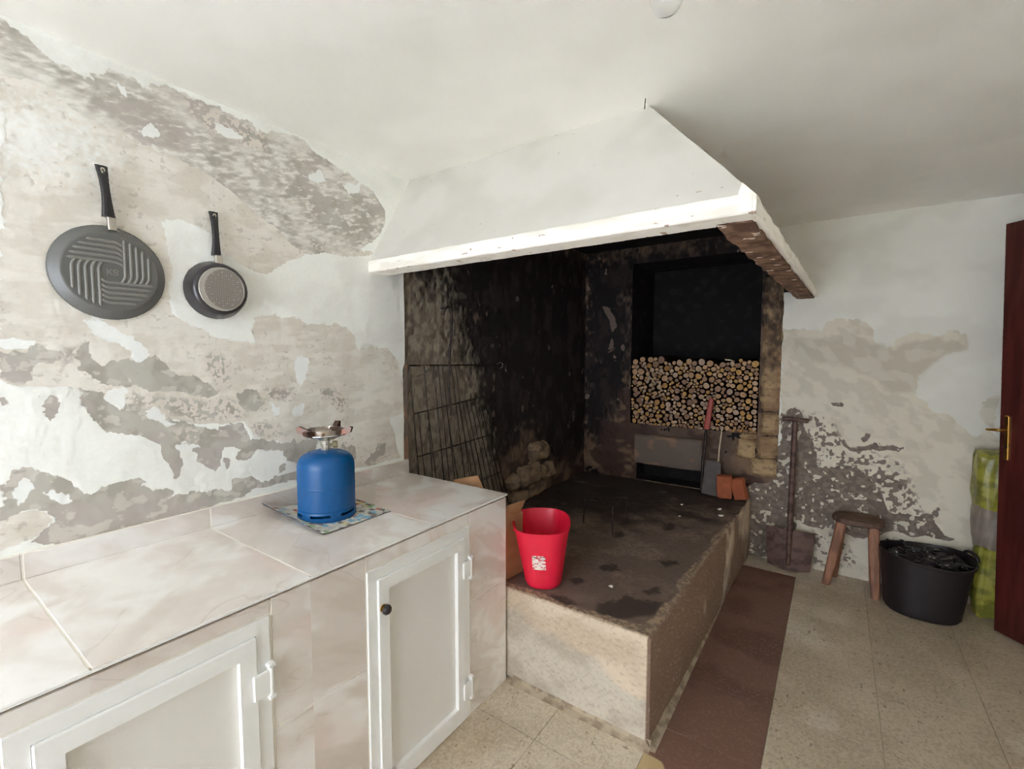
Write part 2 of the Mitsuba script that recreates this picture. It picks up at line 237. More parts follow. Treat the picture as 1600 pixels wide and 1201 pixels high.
def left_wall_color(p, n, uv):
    u, v = p.y, p.z
    cream, streak, gray, white, speck = left_wall_masks(u, v)
    fine = fbm(u * 160, v * 160, octaves=2)
    brush = 0.5 * fbm(u * 9 + 3 * v, v * 40 - 4 * u, 2.0, octaves=4) + 0.5 * fbm(u * 17, v * 19, 12.0, octaves=4)
    cloud = fbm(u * 5, v * 7, 8.0, octaves=3)
    grit = fbm(u * 75, v * 75, 4.0, octaves=3)
    col = mix(C3(236, 237, 231), C3(229, 229, 223), smoothstep(0.4, 0.65, cloud))
    cr = mix(C3(221, 216, 206), C3(209, 203, 191), smoothstep(0.40, 0.60, brush))
    cr = mix(cr, C3(228, 223, 214), smoothstep(0.55, 0.75, cloud) * 0.8)
    dots = smoothstep(0.70, 0.73, fbm(u * 60, v * 75, 31.0, octaves=3)) * smoothstep(0.45, 0.6, fbm(u * 6, v * 6, 12.0, octaves=2))
    cr = mix(cr, C3(180, 173, 162), dots * 0.5)
    wash = smoothstep(-0.08, 0.08, FW['wash'](u, v) + 0.18 * (grit - 0.5))
    cr = mix(cr, C3(231, 231, 226), wash)
    col = mix(col, cr, cream)
    gr = mix(C3(182, 178, 168), C3(168, 163, 152), smoothstep(0.35, 0.65, fbm(u * 24, v * 24, 6.0, octaves=3)))
    gr = mix(gr, C3(180, 172, 166), smoothstep(0.5, 0.62, fbm(u * 6, v * 9, 16.0, octaves=2)) * 0.7)
    fine_brush = fbm(u * 34 + 22 * v, v * 90 - 26 * u, 22.0, octaves=3)
    dark = smoothstep(-0.05, 0.05, FW['dark'](u, v) + 0.10 * (cloud - 0.5))
    pale = smoothstep(0.40, 0.60, 0.45 * brush + 0.25 * cloud + 0.30 * fine_brush + 0.06 - 0.13 * dark)
    st = mix(gr, C3(211, 207, 198), pale)
    st = mix(st, C3(224, 221, 214), smoothstep(0.56, 0.64, fine_brush * 0.6 + brush * 0.4) * 0.7)
    col = mix(col, st, streak)
    gray_in = mix(gr, gr * 0.94, fine)
    gray_in = mix(gray_in, C3(203, 198, 188), smoothstep(0.60, 0.66, fbm(u * 26, v * 34, 27.0, octaves=4)) * 0.6)
    col = mix(col, gray_in, gray)
    sp = smoothstep(0.0, 0.03, speck)
    spots = smoothstep(0.50, 0.53, 0.55 * grit + 0.45 * fbm(u * 120, v * 120, 14.0, octaves=2) + 0.16 * (cloud - 0.5) + 0.03 * sp)
    col = mix(col, mix(C3(213, 205, 195), gr, spots), sp)
    col = mix(col, C3(231, 232, 228), white)
    return col * (0.97 + 0.06 * fine)

def left_wall_height(p, n, uv):
    u, v = p.y, p.z
    ju, jv, c = jag(u, v)
    paint = 1 - smoothstep(-0.002, 0.002, dr.maximum(dr.maximum(FW['cream'](ju, jv), FW['streak'](ju, jv)), FW['gray'](ju, jv)) + 0.012 * c) * 0.8
    return paint * 0.0014 + fbm(u * 60, v * 60, octaves=3) * 0.0022 + fbm(u * 9, v * 9, 5.0, octaves=2) * 0.010

mat('plaster_left', left_wall_color, 0.85, left_wall_height)

def back_wall_color(p, n, uv):
    u, v = p.x, p.z
    ju, jv, c = jag(u, v, 0.05, 0.02)
    e = lambda k, w=0.004: smoothstep(-w, w, FB[k](ju, jv) + 0.02 * c)
    cloud = fbm(u * 4, v * 5, 8.0, octaves=3); brush = fbm(u * 14 + 6 * v, v * 14, 2.0, octaves=4); grit = fbm(u * 46, v * 46, 4.0, octaves=3)
    col = mix(C3(236, 235, 225), C3(229, 227, 217), smoothstep(0.4, 0.65, cloud))
    cr = mix(C3(224, 217, 200), C3(211, 204, 187), smoothstep(0.4, 0.62, brush))
    col = mix(col, cr, e('cream'))
    be = mix(C3(196, 188, 170), C3(214, 207, 192), smoothstep(0.42, 0.62, brush))
    col = mix(col, be, e('beige', 0.03) * 0.85)
    gr = mix(C3(116, 104, 94), C3(134, 122, 110), smoothstep(0.35, 0.65, grit))
    sp = smoothstep(0.0, 0.05, FB['speck'](ju, jv))
    col = mix(col, gr, sp * smoothstep(0.55, 0.58, grit + 0.10 * (cloud - 0.5)))
    g = e('gray')
    chips = smoothstep(0.66, 0.68, fbm(u * 38, v * 38, 21.0, octaves=3))
    col = mix(col, mix(gr, C3(208, 202, 186), chips), g)
    return col

mat('plaster_back', back_wall_color, 0.85, lambda p, n, uv: fbm(p.x * 50, p.z * 50, octaves=3) * 0.003 + fbm(p.x * 7, p.z * 7, 5.0, octaves=2) * 0.014)
mat('white_paint', lambda p, n, uv: mix(C3(229, 227, 220), C3(223, 221, 213), smoothstep(0.4, 0.65, fbm(p.x * 3, p.y * 3, p.z * 3, octaves=3))), 0.8,
    lambda p, n, uv: fbm(p.x * 40, p.y * 40, p.z * 40, octaves=2) * 0.0016 + fbm(p.x * 5, p.y * 5, p.z * 5, octaves=2) * 0.012)

def hood_color(p, n, uv):
    c = mix(C3(210, 207, 199), C3(201, 198, 189), smoothstep(0.4, 0.65, fbm(p.x * 4, p.y * 4, p.z * 4, octaves=3)))
    chip = 0.7 * smoothstep(0.86, 0.88, fbm(p.x * 44, p.y * 44, p.z * 44, octaves=2))
    return mix(c, C3(176, 160, 144), chip)
mat('hood_paint', hood_color, 0.8, lambda p, n, uv: fbm(p.x * 40, p.y * 40, p.z * 40, octaves=2) * 0.0016 + fbm(p.x * 6, p.y * 6, p.z * 6, octaves=2) * 0.016)

def beam_color(p, n, uv):
    c = mix(C3(238, 235, 226), C3(226, 221, 209), smoothstep(0.5, 0.7, fbm(p.x * 9, p.y * 9, p.z * 30, octaves=3)))
    chip = smoothstep(0.76, 0.78, fbm(p.x * 30, p.y * 30, p.z * 70, octaves=3))
    return mix(c, C3(176, 156, 138), chip)
mat('beam_paint', beam_color, 0.75, lambda p, n, uv: fbm(p.x * 40, p.y * 40, p.z * 40, octaves=2) * 0.003)

SOOT_LEFT = Field([[(2.02, 2.4), (2.0, 1.92), (2.10, 1.6), (2.2, 1.3), (2.32, 1.0), (2.5, 0.75), (2.75, 0.86), (2.85, 0.95), (3.0, 0.7), (3.3, 0.62), (3.9, 0.6), (3.9, 2.4)], [(1.5, 2.4), (1.5, 1.93), (1.75, 1.92), (2.0, 1.88), (2.2, 2.4)]], 1.5, 3.9, 0.4, 2.4, 0.01)
SOOT_BACK = Field([[(-0.1, 2.4), (-0.1, 0.7), (0.15, 0.75), (0.33, 1.05), (0.42, 1.35), (0.42, 1.95), (1.36, 1.95), (1.38, 1.42), (1.52, 1.55), (1.53, 2.4)]], -0.1, 1.6, 0.4, 2.4, 0.01)

def soot(p, field, u, v):
    """Soot baked onto the masonry in flakes: dense where the fire smoked, broken up at its border."""
    d = field(u + 0.16 * (fbm(u * 5, v * 5, 2.0, octaves=2) - 0.5), v + 0.16 * (fbm(u * 5, v * 5, 7.0, octaves=2) - 0.5))
    g = fbm(p.x * 46 + p.y * 46, p.z * 26, p.y * 9, octaves=5)
    return smoothstep(-0.13, 0.13, d + 0.36 * (g - 0.5)), g

def lining_color(p, n, uv):
    s, g = soot(p, SOOT_LEFT, p.y, p.z)
    c = mix(C3(150, 140, 124), C3(116, 105, 92), smoothstep(0.35, 0.65, g))
    lower = smoothstep(2.35, 2.55, p.y + 0.2 * (fbm(p.y * 4, p.z * 4, 3.0, octaves=2) - 0.5))
    c = mix(c, mix(C3(112, 92, 76), C3(72, 55, 50), smoothstep(0.35, 0.6, fbm(p.y * 9, p.z * 9, 5.0, octaves=3))), lower)
    k = mix(C3(27, 22, 23), C3(44, 35, 34), smoothstep(0.48, 0.70, fbm(p.y * 12, p.z * 7, 4.0, octaves=4)))
    k = mix(k, C3(92, 78, 70), smoothstep(0.74, 0.80, fbm(p.y * 14, p.z * 9, 14.0, octaves=4)))
    return mix(c, k, s)
mat('firebox_left', lining_color, 0.75, lambda p, n, uv: fbm(p.y * 60, p.z * 60, octaves=3) * 0.010)

def back_lining_color(p, n, uv):
    s, g = soot(p, SOOT_BACK, p.x, p.z)
    q = fbm(p.x * 7, p.z * 7, 5.0, octaves=3)
    c = mix(C3(132, 108, 86), C3(98, 80, 68), smoothstep(0.35, 0.6, q))
    c = mix(c, C3(74, 54, 49), smoothstep(0.52, 0.62, fbm(p.x * 5, p.z * 8, 25.0, octaves=3)) * 0.9)
    k = mix(C3(26, 21, 22), C3(48, 37, 35), smoothstep(0.48, 0.70, fbm(p.x * 12, p.z * 7, 4.0, octaves=4)))
    k = mix(k, C3(120, 104, 94), smoothstep(0.75, 0.79, fbm(p.x * 12, p.z * 9, 14.0, octaves=4)))
    chip = smoothstep(-0.002, 0.002, FB['chips'](p.x + 0.02 * (q - 0.5), p.z) + 0.012 * (g - 0.5))
    return mix(mix(c, k, s), C3(112, 96, 86), chip)
mat('firebox_back', back_lining_color, 0.8, lambda p, n, uv: fbm(p.x * 60, p.z * 60, octaves=3) * 0.010)

mat('soot_black', lambda p, n, uv: mix(C3(19, 15, 16), C3(32, 25, 25), smoothstep(0.5, 0.75, fbm(p.x * 14, p.y * 14, p.z * 14, octaves=3))), 0.85)
def tan_stone(p, n, uv):
    g = fbm(p.x * 40, p.y * 40, p.z * 40, octaves=4); q = fbm(p.x * 9, p.y * 9, p.z * 9, octaves=3)
    c = mix(C3(182, 156, 118), C3(150, 122, 92), smoothstep(0.35, 0.62, q))
    c = mix(c, C3(116, 90, 70), smoothstep(0.52, 0.7, g) * 0.6)
    s, _ = soot(p, SOOT_BACK, p.x, p.z)
    return mix(c, C3(58, 46, 42), s * 0.92)
mat('pier_stone', tan_stone, 0.85, lambda p, n, uv: fbm(p.x * 60, p.y * 60, p.z * 60, octaves=3) * 0.008)
mat('rubble_stone', lambda p, n, uv: mix(C3(150, 128, 104), C3(104, 86, 74), smoothstep(0.4, 0.65, fbm(p.x * 16, p.y * 16, p.z * 16, octaves=3))), 0.85,
    lambda p, n, uv: fbm(p.x * 60, p.y * 60, p.z * 60, octaves=3) * 0.008)

def terrazzo(brown):
    def fn(p, n, uv):
        ix, iy = dr.floor((p.x - 0.554) / 0.37), dr.floor((p.y - 0.031) / 0.354)
        tone = cell_rand(ix, iy, 4)
        g = fbm(p.x * 130, p.y * 130, 1.0, octaves=3); q = fbm(p.x * 5, p.y * 5, 6.0, octaves=3)
        if brown:
            c = mix(C3(122, 92, 79), C3(107, 79, 68), smoothstep(0.35, 0.65, q))
            c = mix(c, C3(142, 116, 102), smoothstep(0.56, 0.72, g) * 0.35)
            worn = smoothstep(0.012, 0.0, p.y - 1.615 + 0.16 * (q - 0.5) + 0.75 * dr.maximum(p.x - 1.36, 0.0))
            return mix(c, C3(190, 168, 128), worn)
        c = mix(C3(212, 202, 184), C3(198, 188, 169), smoothstep(0.3, 0.7, q))
        c = c * (0.95 + 0.08 * tone)
        c = mix(c, C3(170, 154, 134), smoothstep(0.54, 0.72, g) * 0.40)
        c = mix(c, C3(226, 219, 204), smoothstep(0.42, 0.28, g) * 0.35)
        c = mix(c, C3(128, 108, 86), 0.6 * smoothstep(0.84, 0.86, fbm(p.x * 52, p.y * 52, 11.0, octaves=2)))
        brown_tone = smoothstep(0.40, 0.62, fbm(p.x * 3.2, p.y * 3.2, 14.0, octaves=4) + 0.22 * smoothstep(1.5, 1.9, p.x))  # broad brown blotches, denser towards the right of the floor
        return mix(c, c * mi.Color3f(0.76, 0.68, 0.58), 0.25 + brown_tone * 0.5)
    return fn
FLOOR_BUMP = lambda p, n, uv: fbm(p.x * 70, p.y * 70, octaves=2) * 0.0012
mat('terrazzo', terrazzo(False), 0.42, FLOOR_BUMP)
mat('terrazzo_brown', terrazzo(True), 0.5, FLOOR_BUMP)
mat('floor_grout', lambda p, n, uv: mix(C3(150, 138, 118), C3(176, 166, 146), fbm(p.x * 20, p.y * 20)), 0.9)

def hearth_color(p, n, uv):
    top = smoothstep(0.424, 0.431, p.z)
    g = fbm(p.x * 85, p.y * 85, p.z * 85, octaves=3); q = fbm(p.x * 6, p.y * 6, p.z * 6, octaves=3)
    side = mix(C3(201, 185, 164), C3(186, 168, 146), smoothstep(0.35, 0.65, q))
    band = smoothstep(-0.02, 0.03, 0.30 - 0.12 * (p.x - 0.7) - p.z + 0.22 * (fbm(p.x * 4, p.y * 4, p.z * 5, octaves=3) - 0.5))
    side = mix(side, mix(C3(188, 179, 164), C3(170, 160, 144), smoothstep(0.35, 0.65, q)), band)
    stain_and_side_tone = smoothstep(1.284, 1.290, p.x) * smoothstep(0.28, 0.46, fbm(p.y * 4, p.z * 3, 7.0, octaves=4))  # the right face is browner, in broad uneven patches
    side = mix(side, C3(114, 88, 72), stain_and_side_tone * 0.9)
    side = mix(side, C3(140, 122, 102), smoothstep(0.54, 0.74, g) * 0.28)
    side = mix(side, C3(216, 202, 180), smoothstep(0.42, 0.26, g) * 0.2)
    ju, jv, c = jag(p.x, p.y, 0.05, 0.014)
    sootd = FH['soot'](ju, jv)
    t = mix(C3(132, 114, 100), C3(112, 96, 85), smoothstep(0.35, 0.65, g))
    t = mix(t, C3(98, 83, 75), smoothstep(0.42, 0.68, fbm(p.x * 5, p.y * 5, 9.0, octaves=5)) * 0.7)
    fire = smoothstep(2.20, 3.15, p.y - 0.75 * (p.x - 0.55) + 0.9 * (fbm(p.x * 9, p.y * 9, 19.0, octaves=4) - 0.5))
    t = mix(t, C3(50, 41, 39), fire * 0.92)
    t = mix(t, C3(60, 49, 45), smoothstep(-0.02, 0.02, FH['stain_and_side_tone'](ju, jv) + 0.03 * c) * 0.9)
    edge = mix(C3(160, 140, 116), C3(126, 108, 92), smoothstep(0.4, 0.6, g))
    t = mix(edge, t, smoothstep(-0.012, 0.012, sootd))
    return mix(side, t, top)
mat('hearth_concrete', hearth_color, 0.85, lambda p, n, uv: fbm(p.x * 80, p.y * 80, p.z * 80, octaves=3) * 0.0014)
mat('mortar', lambda p, n, uv: mix(C3(172, 158, 136), C3(138, 122, 102), smoothstep(0.35, 0.65, fbm(p.x * 30, p.y * 30, p.z * 30, octaves=3))), 0.9)

def marble(p, n, uv):
    """Pinkish beige glazed tile with soft diagonal veins; every tile shows another part of the pattern."""
    k = cell_rand(dr.floor((p.y - 0.236) / 0.472), dr.floor(p.z / 0.49), 3) * 7.0
    x = p.x * 1.0 + p.z * 1.3 + k; y = p.y + 0.4 * p.z + k * 0.3
    w = fbm(x * 4, y * 4, p.z * 3 + k, octaves=3) - 0.5
    a = fbm(x * 6 + y * 3 + w * 2.2, y * 7 - x * 2 + w * 2, k, octaves=4)
    c = mix(C3(229, 226, 222), C3(213, 205, 198), smoothstep(0.36, 0.62, a))
    c = mix(c, C3(216, 194, 184), smoothstep(0.50, 0.70, fbm(x * 2.6 + w, y * 2.6 - w, 4.0 + k, octaves=3)) * 0.6)
    c = mix(c, C3(200, 190, 179), smoothstep(0.52, 0.70, fbm(x * 3.2 + w * 2, y * 6 + x * 5, 9.0 + k, octaves=4)) * 0.75)
    vein = dr.abs(fbm(x * 3 + 2 * w, y * 5 + x * 4, 15.0 + k, octaves=4) - 0.5)
    return mix(c, C3(182, 170, 158), smoothstep(0.016, 0.0, vein) * 0.35 * smoothstep(0.45, 0.6, a))
mat('marble_tile', marble, 0.32)
mat('tile_grout', rgb(226, 221, 210), 0.9)
mat('tile_core', rgb(150, 138, 124), 0.9)
mat('white_lacquer', rgb(229, 230, 228), 0.35)
mat('door_panel_paint', rgb(218, 216, 211), 0.5)
mat('black_plastic', rgb(34, 32, 33), 0.38)
mat('brass', rgb(214, 170, 92), 0.28, metallic=1.0)
mat('steel', rgb(196, 190, 180), 0.28, metallic=1.0)
mat('chrome', rgb(214, 212, 208), 0.12, metallic=1.0)
mat('pan_gray', rgb(98, 98, 95), 0.40, metallic=0.1)
mat('pan_ridge', rgb(124, 123, 118), 0.40, metallic=0.1)
mat('pan_black', rgb(52, 50, 51), 0.22)
def disc_color(p, n, uv):
    dy, dz = p.y - 0.772, p.z - 1.727
    r = dr.sqrt(dy * dy + dz * dz)
    dots = smoothstep(0.30, 0.22, dr.sqrt(dr.square((dy / 0.007) - dr.floor(dy / 0.007) - 0.5) + dr.square((dz / 0.007) - dr.floor(dz / 0.007) - 0.5)))
    return mix(mix(C3(186, 181, 174), C3(150, 144, 138), smoothstep(0.0705, 0.0695, r)), C3(132, 126, 121), dots * smoothstep(0.066, 0.064, r))
mat('pan_disc', disc_color, 0.40, metallic=0.5)
mat('disc_print', rgb(206, 202, 196), 0.5)
mat('dark_iron', lambda p, n, uv: mix(C3(44, 38, 37), C3(66, 54, 48), smoothstep(0.4, 0.65, fbm(p.x * 60, p.y * 60, p.z * 60, octaves=3))), 0.55, metallic=0.5)
mat('grate_wire', lambda p, n, uv: mix(C3(48, 42, 38), C3(92, 82, 72), smoothstep(0.55, 0.7, fbm(p.x * 30, p.y * 30, p.z * 30, octaves=3))), 0.45, metallic=0.6)
mat('rust_iron', lambda p, n, uv: mix(C3(104, 80, 72), C3(78, 58, 53), smoothstep(0.4, 0.65, fbm(p.x * 26, p.y * 26, p.z * 26, octaves=3))), 0.6, metallic=0.2)
mat('gas_blue', rgb(0, 78, 134), 0.36)
mat('burner_steel', lambda p, n, uv: mix(C3(186, 176, 166), C3(120, 94, 80), smoothstep(0.52, 0.7, fbm(p.x * 40, p.y * 40, p.z * 40, octaves=3))), 0.22, metallic=0.9)
mat('burnt_steel', lambda p, n, uv: mix(C3(96, 78, 70), C3(108, 74, 62), smoothstep(0.5, 0.65, fbm(p.x * 45, p.y * 45, p.z * 45, octaves=2))), 0.35, metallic=0.7)
mat('olive_plastic', rgb(128, 120, 92), 0.5)
mat('red_plastic', rgb(218, 34, 62), 0.36)
mat('tub_rubber', rgb(29, 23, 27), 0.5)
mat('char', lambda p, n, uv: mix(C3(28, 24, 27), C3(150, 144, 146), smoothstep(0.70, 0.80, fbm(p.x * 60, p.y * 60, p.z * 60, octaves=3))), 0.35)  # pale specks paint glints into the charcoal colour
mat('stool_wood', lambda p, n, uv: mix(C3(150, 106, 82), C3(120, 82, 64), smoothstep(0.35, 0.65, fbm(p.x * 50, p.y * 50, p.z * 7, octaves=3))), 0.6)
mat('stool_seat', lambda p, n, uv: mix(C3(104, 80, 66), C3(80, 60, 50), smoothstep(0.35, 0.65, fbm(p.x * 9, p.y * 60, p.z * 20, octaves=3))), 0.6)
mat('cardboard', lambda p, n, uv: mix(C3(176, 136, 98), C3(160, 120, 86), fbm(p.x * 30, p.y * 30, p.z * 30, octaves=3)), 0.85)
mat('red_handle', rgb(156, 62, 50), 0.5)
mat('gray_metal', lambda p, n, uv: mix(C3(92, 84, 79), C3(72, 64, 61), fbm(p.x * 24, p.y * 24, p.z * 24, octaves=3)), 0.65)
mat('pale_wood', rgb(196, 178, 156), 0.7)
mat('terracotta', lambda p, n, uv: mix(C3(172, 96, 62), C3(140, 76, 52), fbm(p.x * 24, p.y * 24, p.z * 24, octaves=3)), 0.85)
mat('door_wood', lambda p, n, uv: mix(C3(80, 32, 28), C3(64, 25, 23), smoothstep(0.35, 0.65, fbm(p.x * 40, p.y * 40, p.z * 3, octaves=3))), 0.38)
def sack_color(p, n, uv):
    return mix(C3(152, 150, 62), C3(116, 116, 50), smoothstep(0.35, 0.65, fbm(p.x * 18, p.y * 18, p.z * 18, octaves=3)))
mat('green_plastic', sack_color, 0.3)
mat('gray_wrap', lambda p, n, uv: mix(C3(150, 140, 128), C3(120, 110, 104), fbm(p.x * 18, p.y * 18, p.z * 18, octaves=2)), 0.45)
mat('slab_stone', lambda p, n, uv: mix(C3(110, 98, 88), C3(140, 112, 92), smoothstep(0.5, 0.62, fbm(p.x * 9, p.y * 9, p.z * 9, octaves=3))), 0.85)
mat('chip_white', rgb(220, 214, 200), 0.8)
mat('broken_beam', lambda p, n, uv: mix(mix(C3(132, 104, 84), C3(92, 68, 56), smoothstep(0.35, 0.65, fbm(p.x * 22, p.y * 22, p.z * 22, octaves=4))), C3(214, 196, 184), smoothstep(0.70, 0.73, fbm(p.x * 28, p.y * 28, p.z * 28, octaves=2))), 0.9,
    lambda p, n, uv: fbm(p.x * 60, p.y * 60, p.z * 60, octaves=3) * 0.010)
mat('paper_fold', rgb(84, 84, 86), 0.8)

# ------------------------------------------------------------------ the setting
def struct(name, mesh, m, label, cat, smooth=False):
    return single(name, mesh, m, label, cat, smooth=smooth, kind='structure')

struct('floor', bx(-0.2, ROOM_X + 0.2, ROOM_Y0 - 0.2, 4.5, -0.12, -0.003), 'floor_grout', 'terrazzo tiled floor with one brown tile strip beside the hearth', 'floor')
for i in range(-2, 8):
    for j in range(-5, 11):
        x0, y0 = 0.554 + 0.37 * i, 0.031 + 0.354 * j
        x1, y1 = min(x0 + 0.37, ROOM_X), min(y0 + 0.354, ROOM_Y1)
        x0, y0 = max(x0, 0.0), max(y0, ROOM_Y0)
        if x1 - x0 < 0.02 or y1 - y0 < 0.02: continue
        if (x1 < 0.66 and y1 < 1.7) or (x1 < 1.31 and y0 > 1.66): continue      # under the cabinet and the hearth
        brown = i == 2 and 4 <= j < 10
        dz = float(RNG.uniform(-0.0006, 0.0006))
        put('tile', bx(x0 + 0.0012, x1 - 0.0012, y0 + 0.0012, y1 - 0.0012, -0.0029, 0.0 + dz, 0.0008), 'terrazzo_brown' if brown else 'terrazzo', 'floor',
            label='brown floor tile in the strip beside the hearth' if brown else None)
struct('ceiling', bx(-0.2, ROOM_X + 0.2, ROOM_Y0 - 0.2, 4.5, CEIL, CEIL + 0.12), 'white_paint', 'plain off-white plastered ceiling', 'ceiling')

# left wall: plaster over the masonry core, then the rough sooted lining inside the fireplace
struct('wall_left', bx(-0.25, -0.045, ROOM_Y0 - 0.2, 4.5, 0, CEIL), 'soot_black', 'left wall with peeling white paint and bare grey plaster', 'wall')
HOOD_Z = 1.94
edge = [((1.475 + 0.589 * (z - HOOD_Z) if z > HOOD_Z + 0.02 else 1.643) + 0.010 * (meshkit.fbm(np.array([z * 6.0, 0.3, 0.7]), 3, 4) - 0.5) * 2 - 0.012 * (z < 1.45), z) for z in np.linspace(0, CEIL, 80)]
wall_outline = Polygon([(ROOM_Y0, 0), (ROOM_Y0, CEIL)] + edge[::-1])
pl = extrude(wall_outline, 0.043)
put('plaster', move(pl, frame((-0.043, 0, 0), (0, 1, 0), (0, 0, 1), (1, 0, 0))), 'plaster_left', 'wall_left', label='white plaster with peeled grey and cream patches')
fb = lambda *a, o=4, s=0: meshkit.fbm(np.stack(np.broadcast_arrays(*a), -1), o, s)
lining = sheet((-0.022, 1.60, 0.40), (0, 1, 0), (0, 0, 1), 2.30, 2.0, 0.0125, lambda u, v: (fb(u * 4, v * 4, 0.5 + 0 * u) - 0.5) * 0.03 + (fb(u * 22, v * 22, 0.5 + 0 * u, s=7) - 0.5) * 0.022)
put('firebox_lining', lining, 'firebox_left', 'wall_left', smooth=True, label='rough grey render blackened with soot inside the fireplace')
for (y0, y1, z0, z1) in [(2.60, 2.80, 0.43, 0.53), (2.70, 2.98, 0.53, 0.70), (2.86, 3.10, 0.70, 0.84), (2.82, 3.06, 0.43, 0.535), (3.0, 3.2, 0.53, 0.66), (2.56, 2.70, 0.54, 0.66)]:
    put('stone', rough_block(-0.06, 0.028 + 0.012 * RNG.random(), y0, y1 - 0.012, z0, z1 - 0.012, 0.022, int(100 * y0 + 37 * z0), 0.02, 0.025), 'rubble_stone', 'wall_left', smooth=True)

put('plaster_edge', rough_block(-0.04, -0.002, 1.632, 1.668, 0.88, 1.45, 0.005, 12, 0.015, 0.006), 'slab_stone', 'wall_left', smooth=True, label='grey exposed edge of the plaster')

# back wall with the firewood niche
NX0, NX1, NZ0, NZ1, NY = 0.405, 1.385, 0.905, 2.26, 4.36
core = cut(bx(-0.2, ROOM_X + 0.2, 3.80, 4.5, 0, CEIL), bx(NX0, NX1, 3.5, NY, NZ0, NZ1), bx(0.47, 1.02, 3.5, 3.98, 0.438, 0.60))
struct('wall_back', core, 'soot_black', 'back wall, bare sooty stone in the fireplace and peeling white plaster beside it', 'wall')
ws = [(1.512 + 0.008 * (meshkit.fbm(np.array([z * 7.0, 3.3, 0.7]), 3, 9) - 0.5) * 2, z) for z in np.linspace(0, CEIL, 60)]
put('plaster', move(extrude(Polygon([(1.30, 0), (1.31, 0.50), (1.36, 0.545), (1.45, 0.56), (1.505, 0.60)] + [q for q in ws if 0.62 < q[1] < 1.90] + [(1.512, 1.93), (1.672, 1.935), (1.262, CEIL)] + [(ROOM_X, CEIL), (ROOM_X, 0)]), 0.02), frame((0, 3.80, 0), (1, 0, 0), (0, 0, 1), (0, -1, 0))), 'plaster_back', 'wall_back', label='white plaster with grey damp patches near the floor')
backl = sheet((-0.06, 3.793, 0.40), (1, 0, 0), (0, 0, 1), 1.575, 2.0, 0.0125, lambda u, v: (fb(u * 4, v * 4, 9.5 + 0 * u) - 0.5) * 0.03 + (fb(u * 20, v * 20, 3.5 + 0 * u, s=3) - 0.5) * 0.022,
              hole=lambda u, v: (u - 0.06 > NX0 + 0.006) & (u - 0.06 < NX1 - 0.006) & (v + 0.40 > NZ0 + 0.006) & (v + 0.40 < NZ1 - 0.006) | (u - 0.06 > 0.475) & (u - 0.06 < 1.015) & (v + 0.40 > 0.442) & (v + 0.40 < 0.596))
put('firebox_back', backl, 'firebox_back', 'wall_back', smooth=True, label='sooty rough stonework around the firewood niche')
sill = bx(0.46, 1.005, 3.725, 3.83, 0.585, 0.80, 0.012)
put('sill_slab', rough_block(0.46, 1.005, 3.735, 3.83, 0.585, 0.83, 0.008, 3, 0.03, 0.012), 'slab_stone', 'wall_back', smooth=True, label='grey stone slab below the firewood')
for k, (x0, x1, z0, z1, a) in enumerate([(1.34, 1.512, 0.61, 0.735, -3), (1.235, 1.372, 0.725, 0.865, 6), (1.385, 1.512, 0.745, 0.905, -5), (1.255, 1.375, 0.872, 0.912, 0), (1.398, 1.513, 0.915, 1.085, 4), (1.395, 1.512, 1.090, 2.06, 0)]):
    st_ = rough_block(x0, x1, 3.757, 3.85, z0, z1, 0.014, 40 + k, 0.018, 0.020)
    st_.apply_transform(trimesh.transformations.rotation_matrix(math.radians(a), [0, 1, 0], ((x0 + x1) / 2, 3.8, (z0 + z1) / 2)))
    put('stone', st_, 'pier_stone', 'wall_back', smooth=True)

# walls that close the room behind and beside the camera, with the openings that let the daylight in
x0, x1, z0, z1 = WINDOW
struct('wall_rear', cut(bx(-0.2, ROOM_X + 0.2, ROOM_Y0 - 0.2, ROOM_Y0, 0, CEIL), bx(x0, x1, ROOM_Y0 - 0.4, ROOM_Y0 + 0.2, z0, z1)), 'white_paint', 'white wall behind the camera with a broad window opening', 'wall')
struct('wall_right', bx(ROOM_X, ROOM_X + 0.2, ROOM_Y0 - 0.2, 4.5, 0, CEIL), 'white_paint', 'white wall on the right behind the open door leaf', 'wall')

# the open door leaf
dx, dy = np.array([0.66, -0.75]) / np.hypot(0.66, 0.75)
M = frame((2.583, 3.466, 0.012), (dx, dy, 0), (-dy, dx, 0), (0, 0, 1))
SHEAR = np.eye(4); SHEAR[0, 2] = -0.034
M = M @ SHEAR
d = thing('door_1', 'open dark red wooden door leaf with a brass handle', 'door', kind='structure')
put('leaf', move(bx(0, 0.78, 0, 0.04, 0, 2.17, 0.003), M), 'door_wood', d)
# mouldings stand on the face towards the room (local -y is the side that the photograph shows)
for z0_, z1_ in ((0.15, 0.95), (1.2, 2.0)):
    fr = cut(bx(0.13, 0.65, -0.008, 0.004, z0_, z1_, 0.003), bx(0.16, 0.62, -0.1, 0.1, z0_ + 0.03, z1_ - 0.03))
    put('moulding', move(fr, M), 'door_wood', d)
pl_ = bx(0.028, 0.048, -0.010, 0.002, 0.93, 1.165, 0.003)
hd = put('handle_plate', move(pl_, M), 'brass', d, label='tall narrow brass plate')
lev = tube([(0.038, -0.008, 1.09), (0.038, -0.045, 1.09), (0.032, -0.052, 1.09), (0.000, -0.054, 1.087), (-0.022, -0.050, 1.085)], [0.008, 0.008, 0.0085, 0.007, 0.006], 12)
put('lever', move(lev, M), 'brass', hd, smooth=40)
put('keyhole', move(lathe([(0, 0), (0.007, 0), (0.007, 0.002), (0, 0.002)], 16), M @ frame((0.038, -0.010, 1.0), (1, 0, 0), (0, 0, 1), (0, -1, 0))), 'black_plastic', hd)
M2 = M

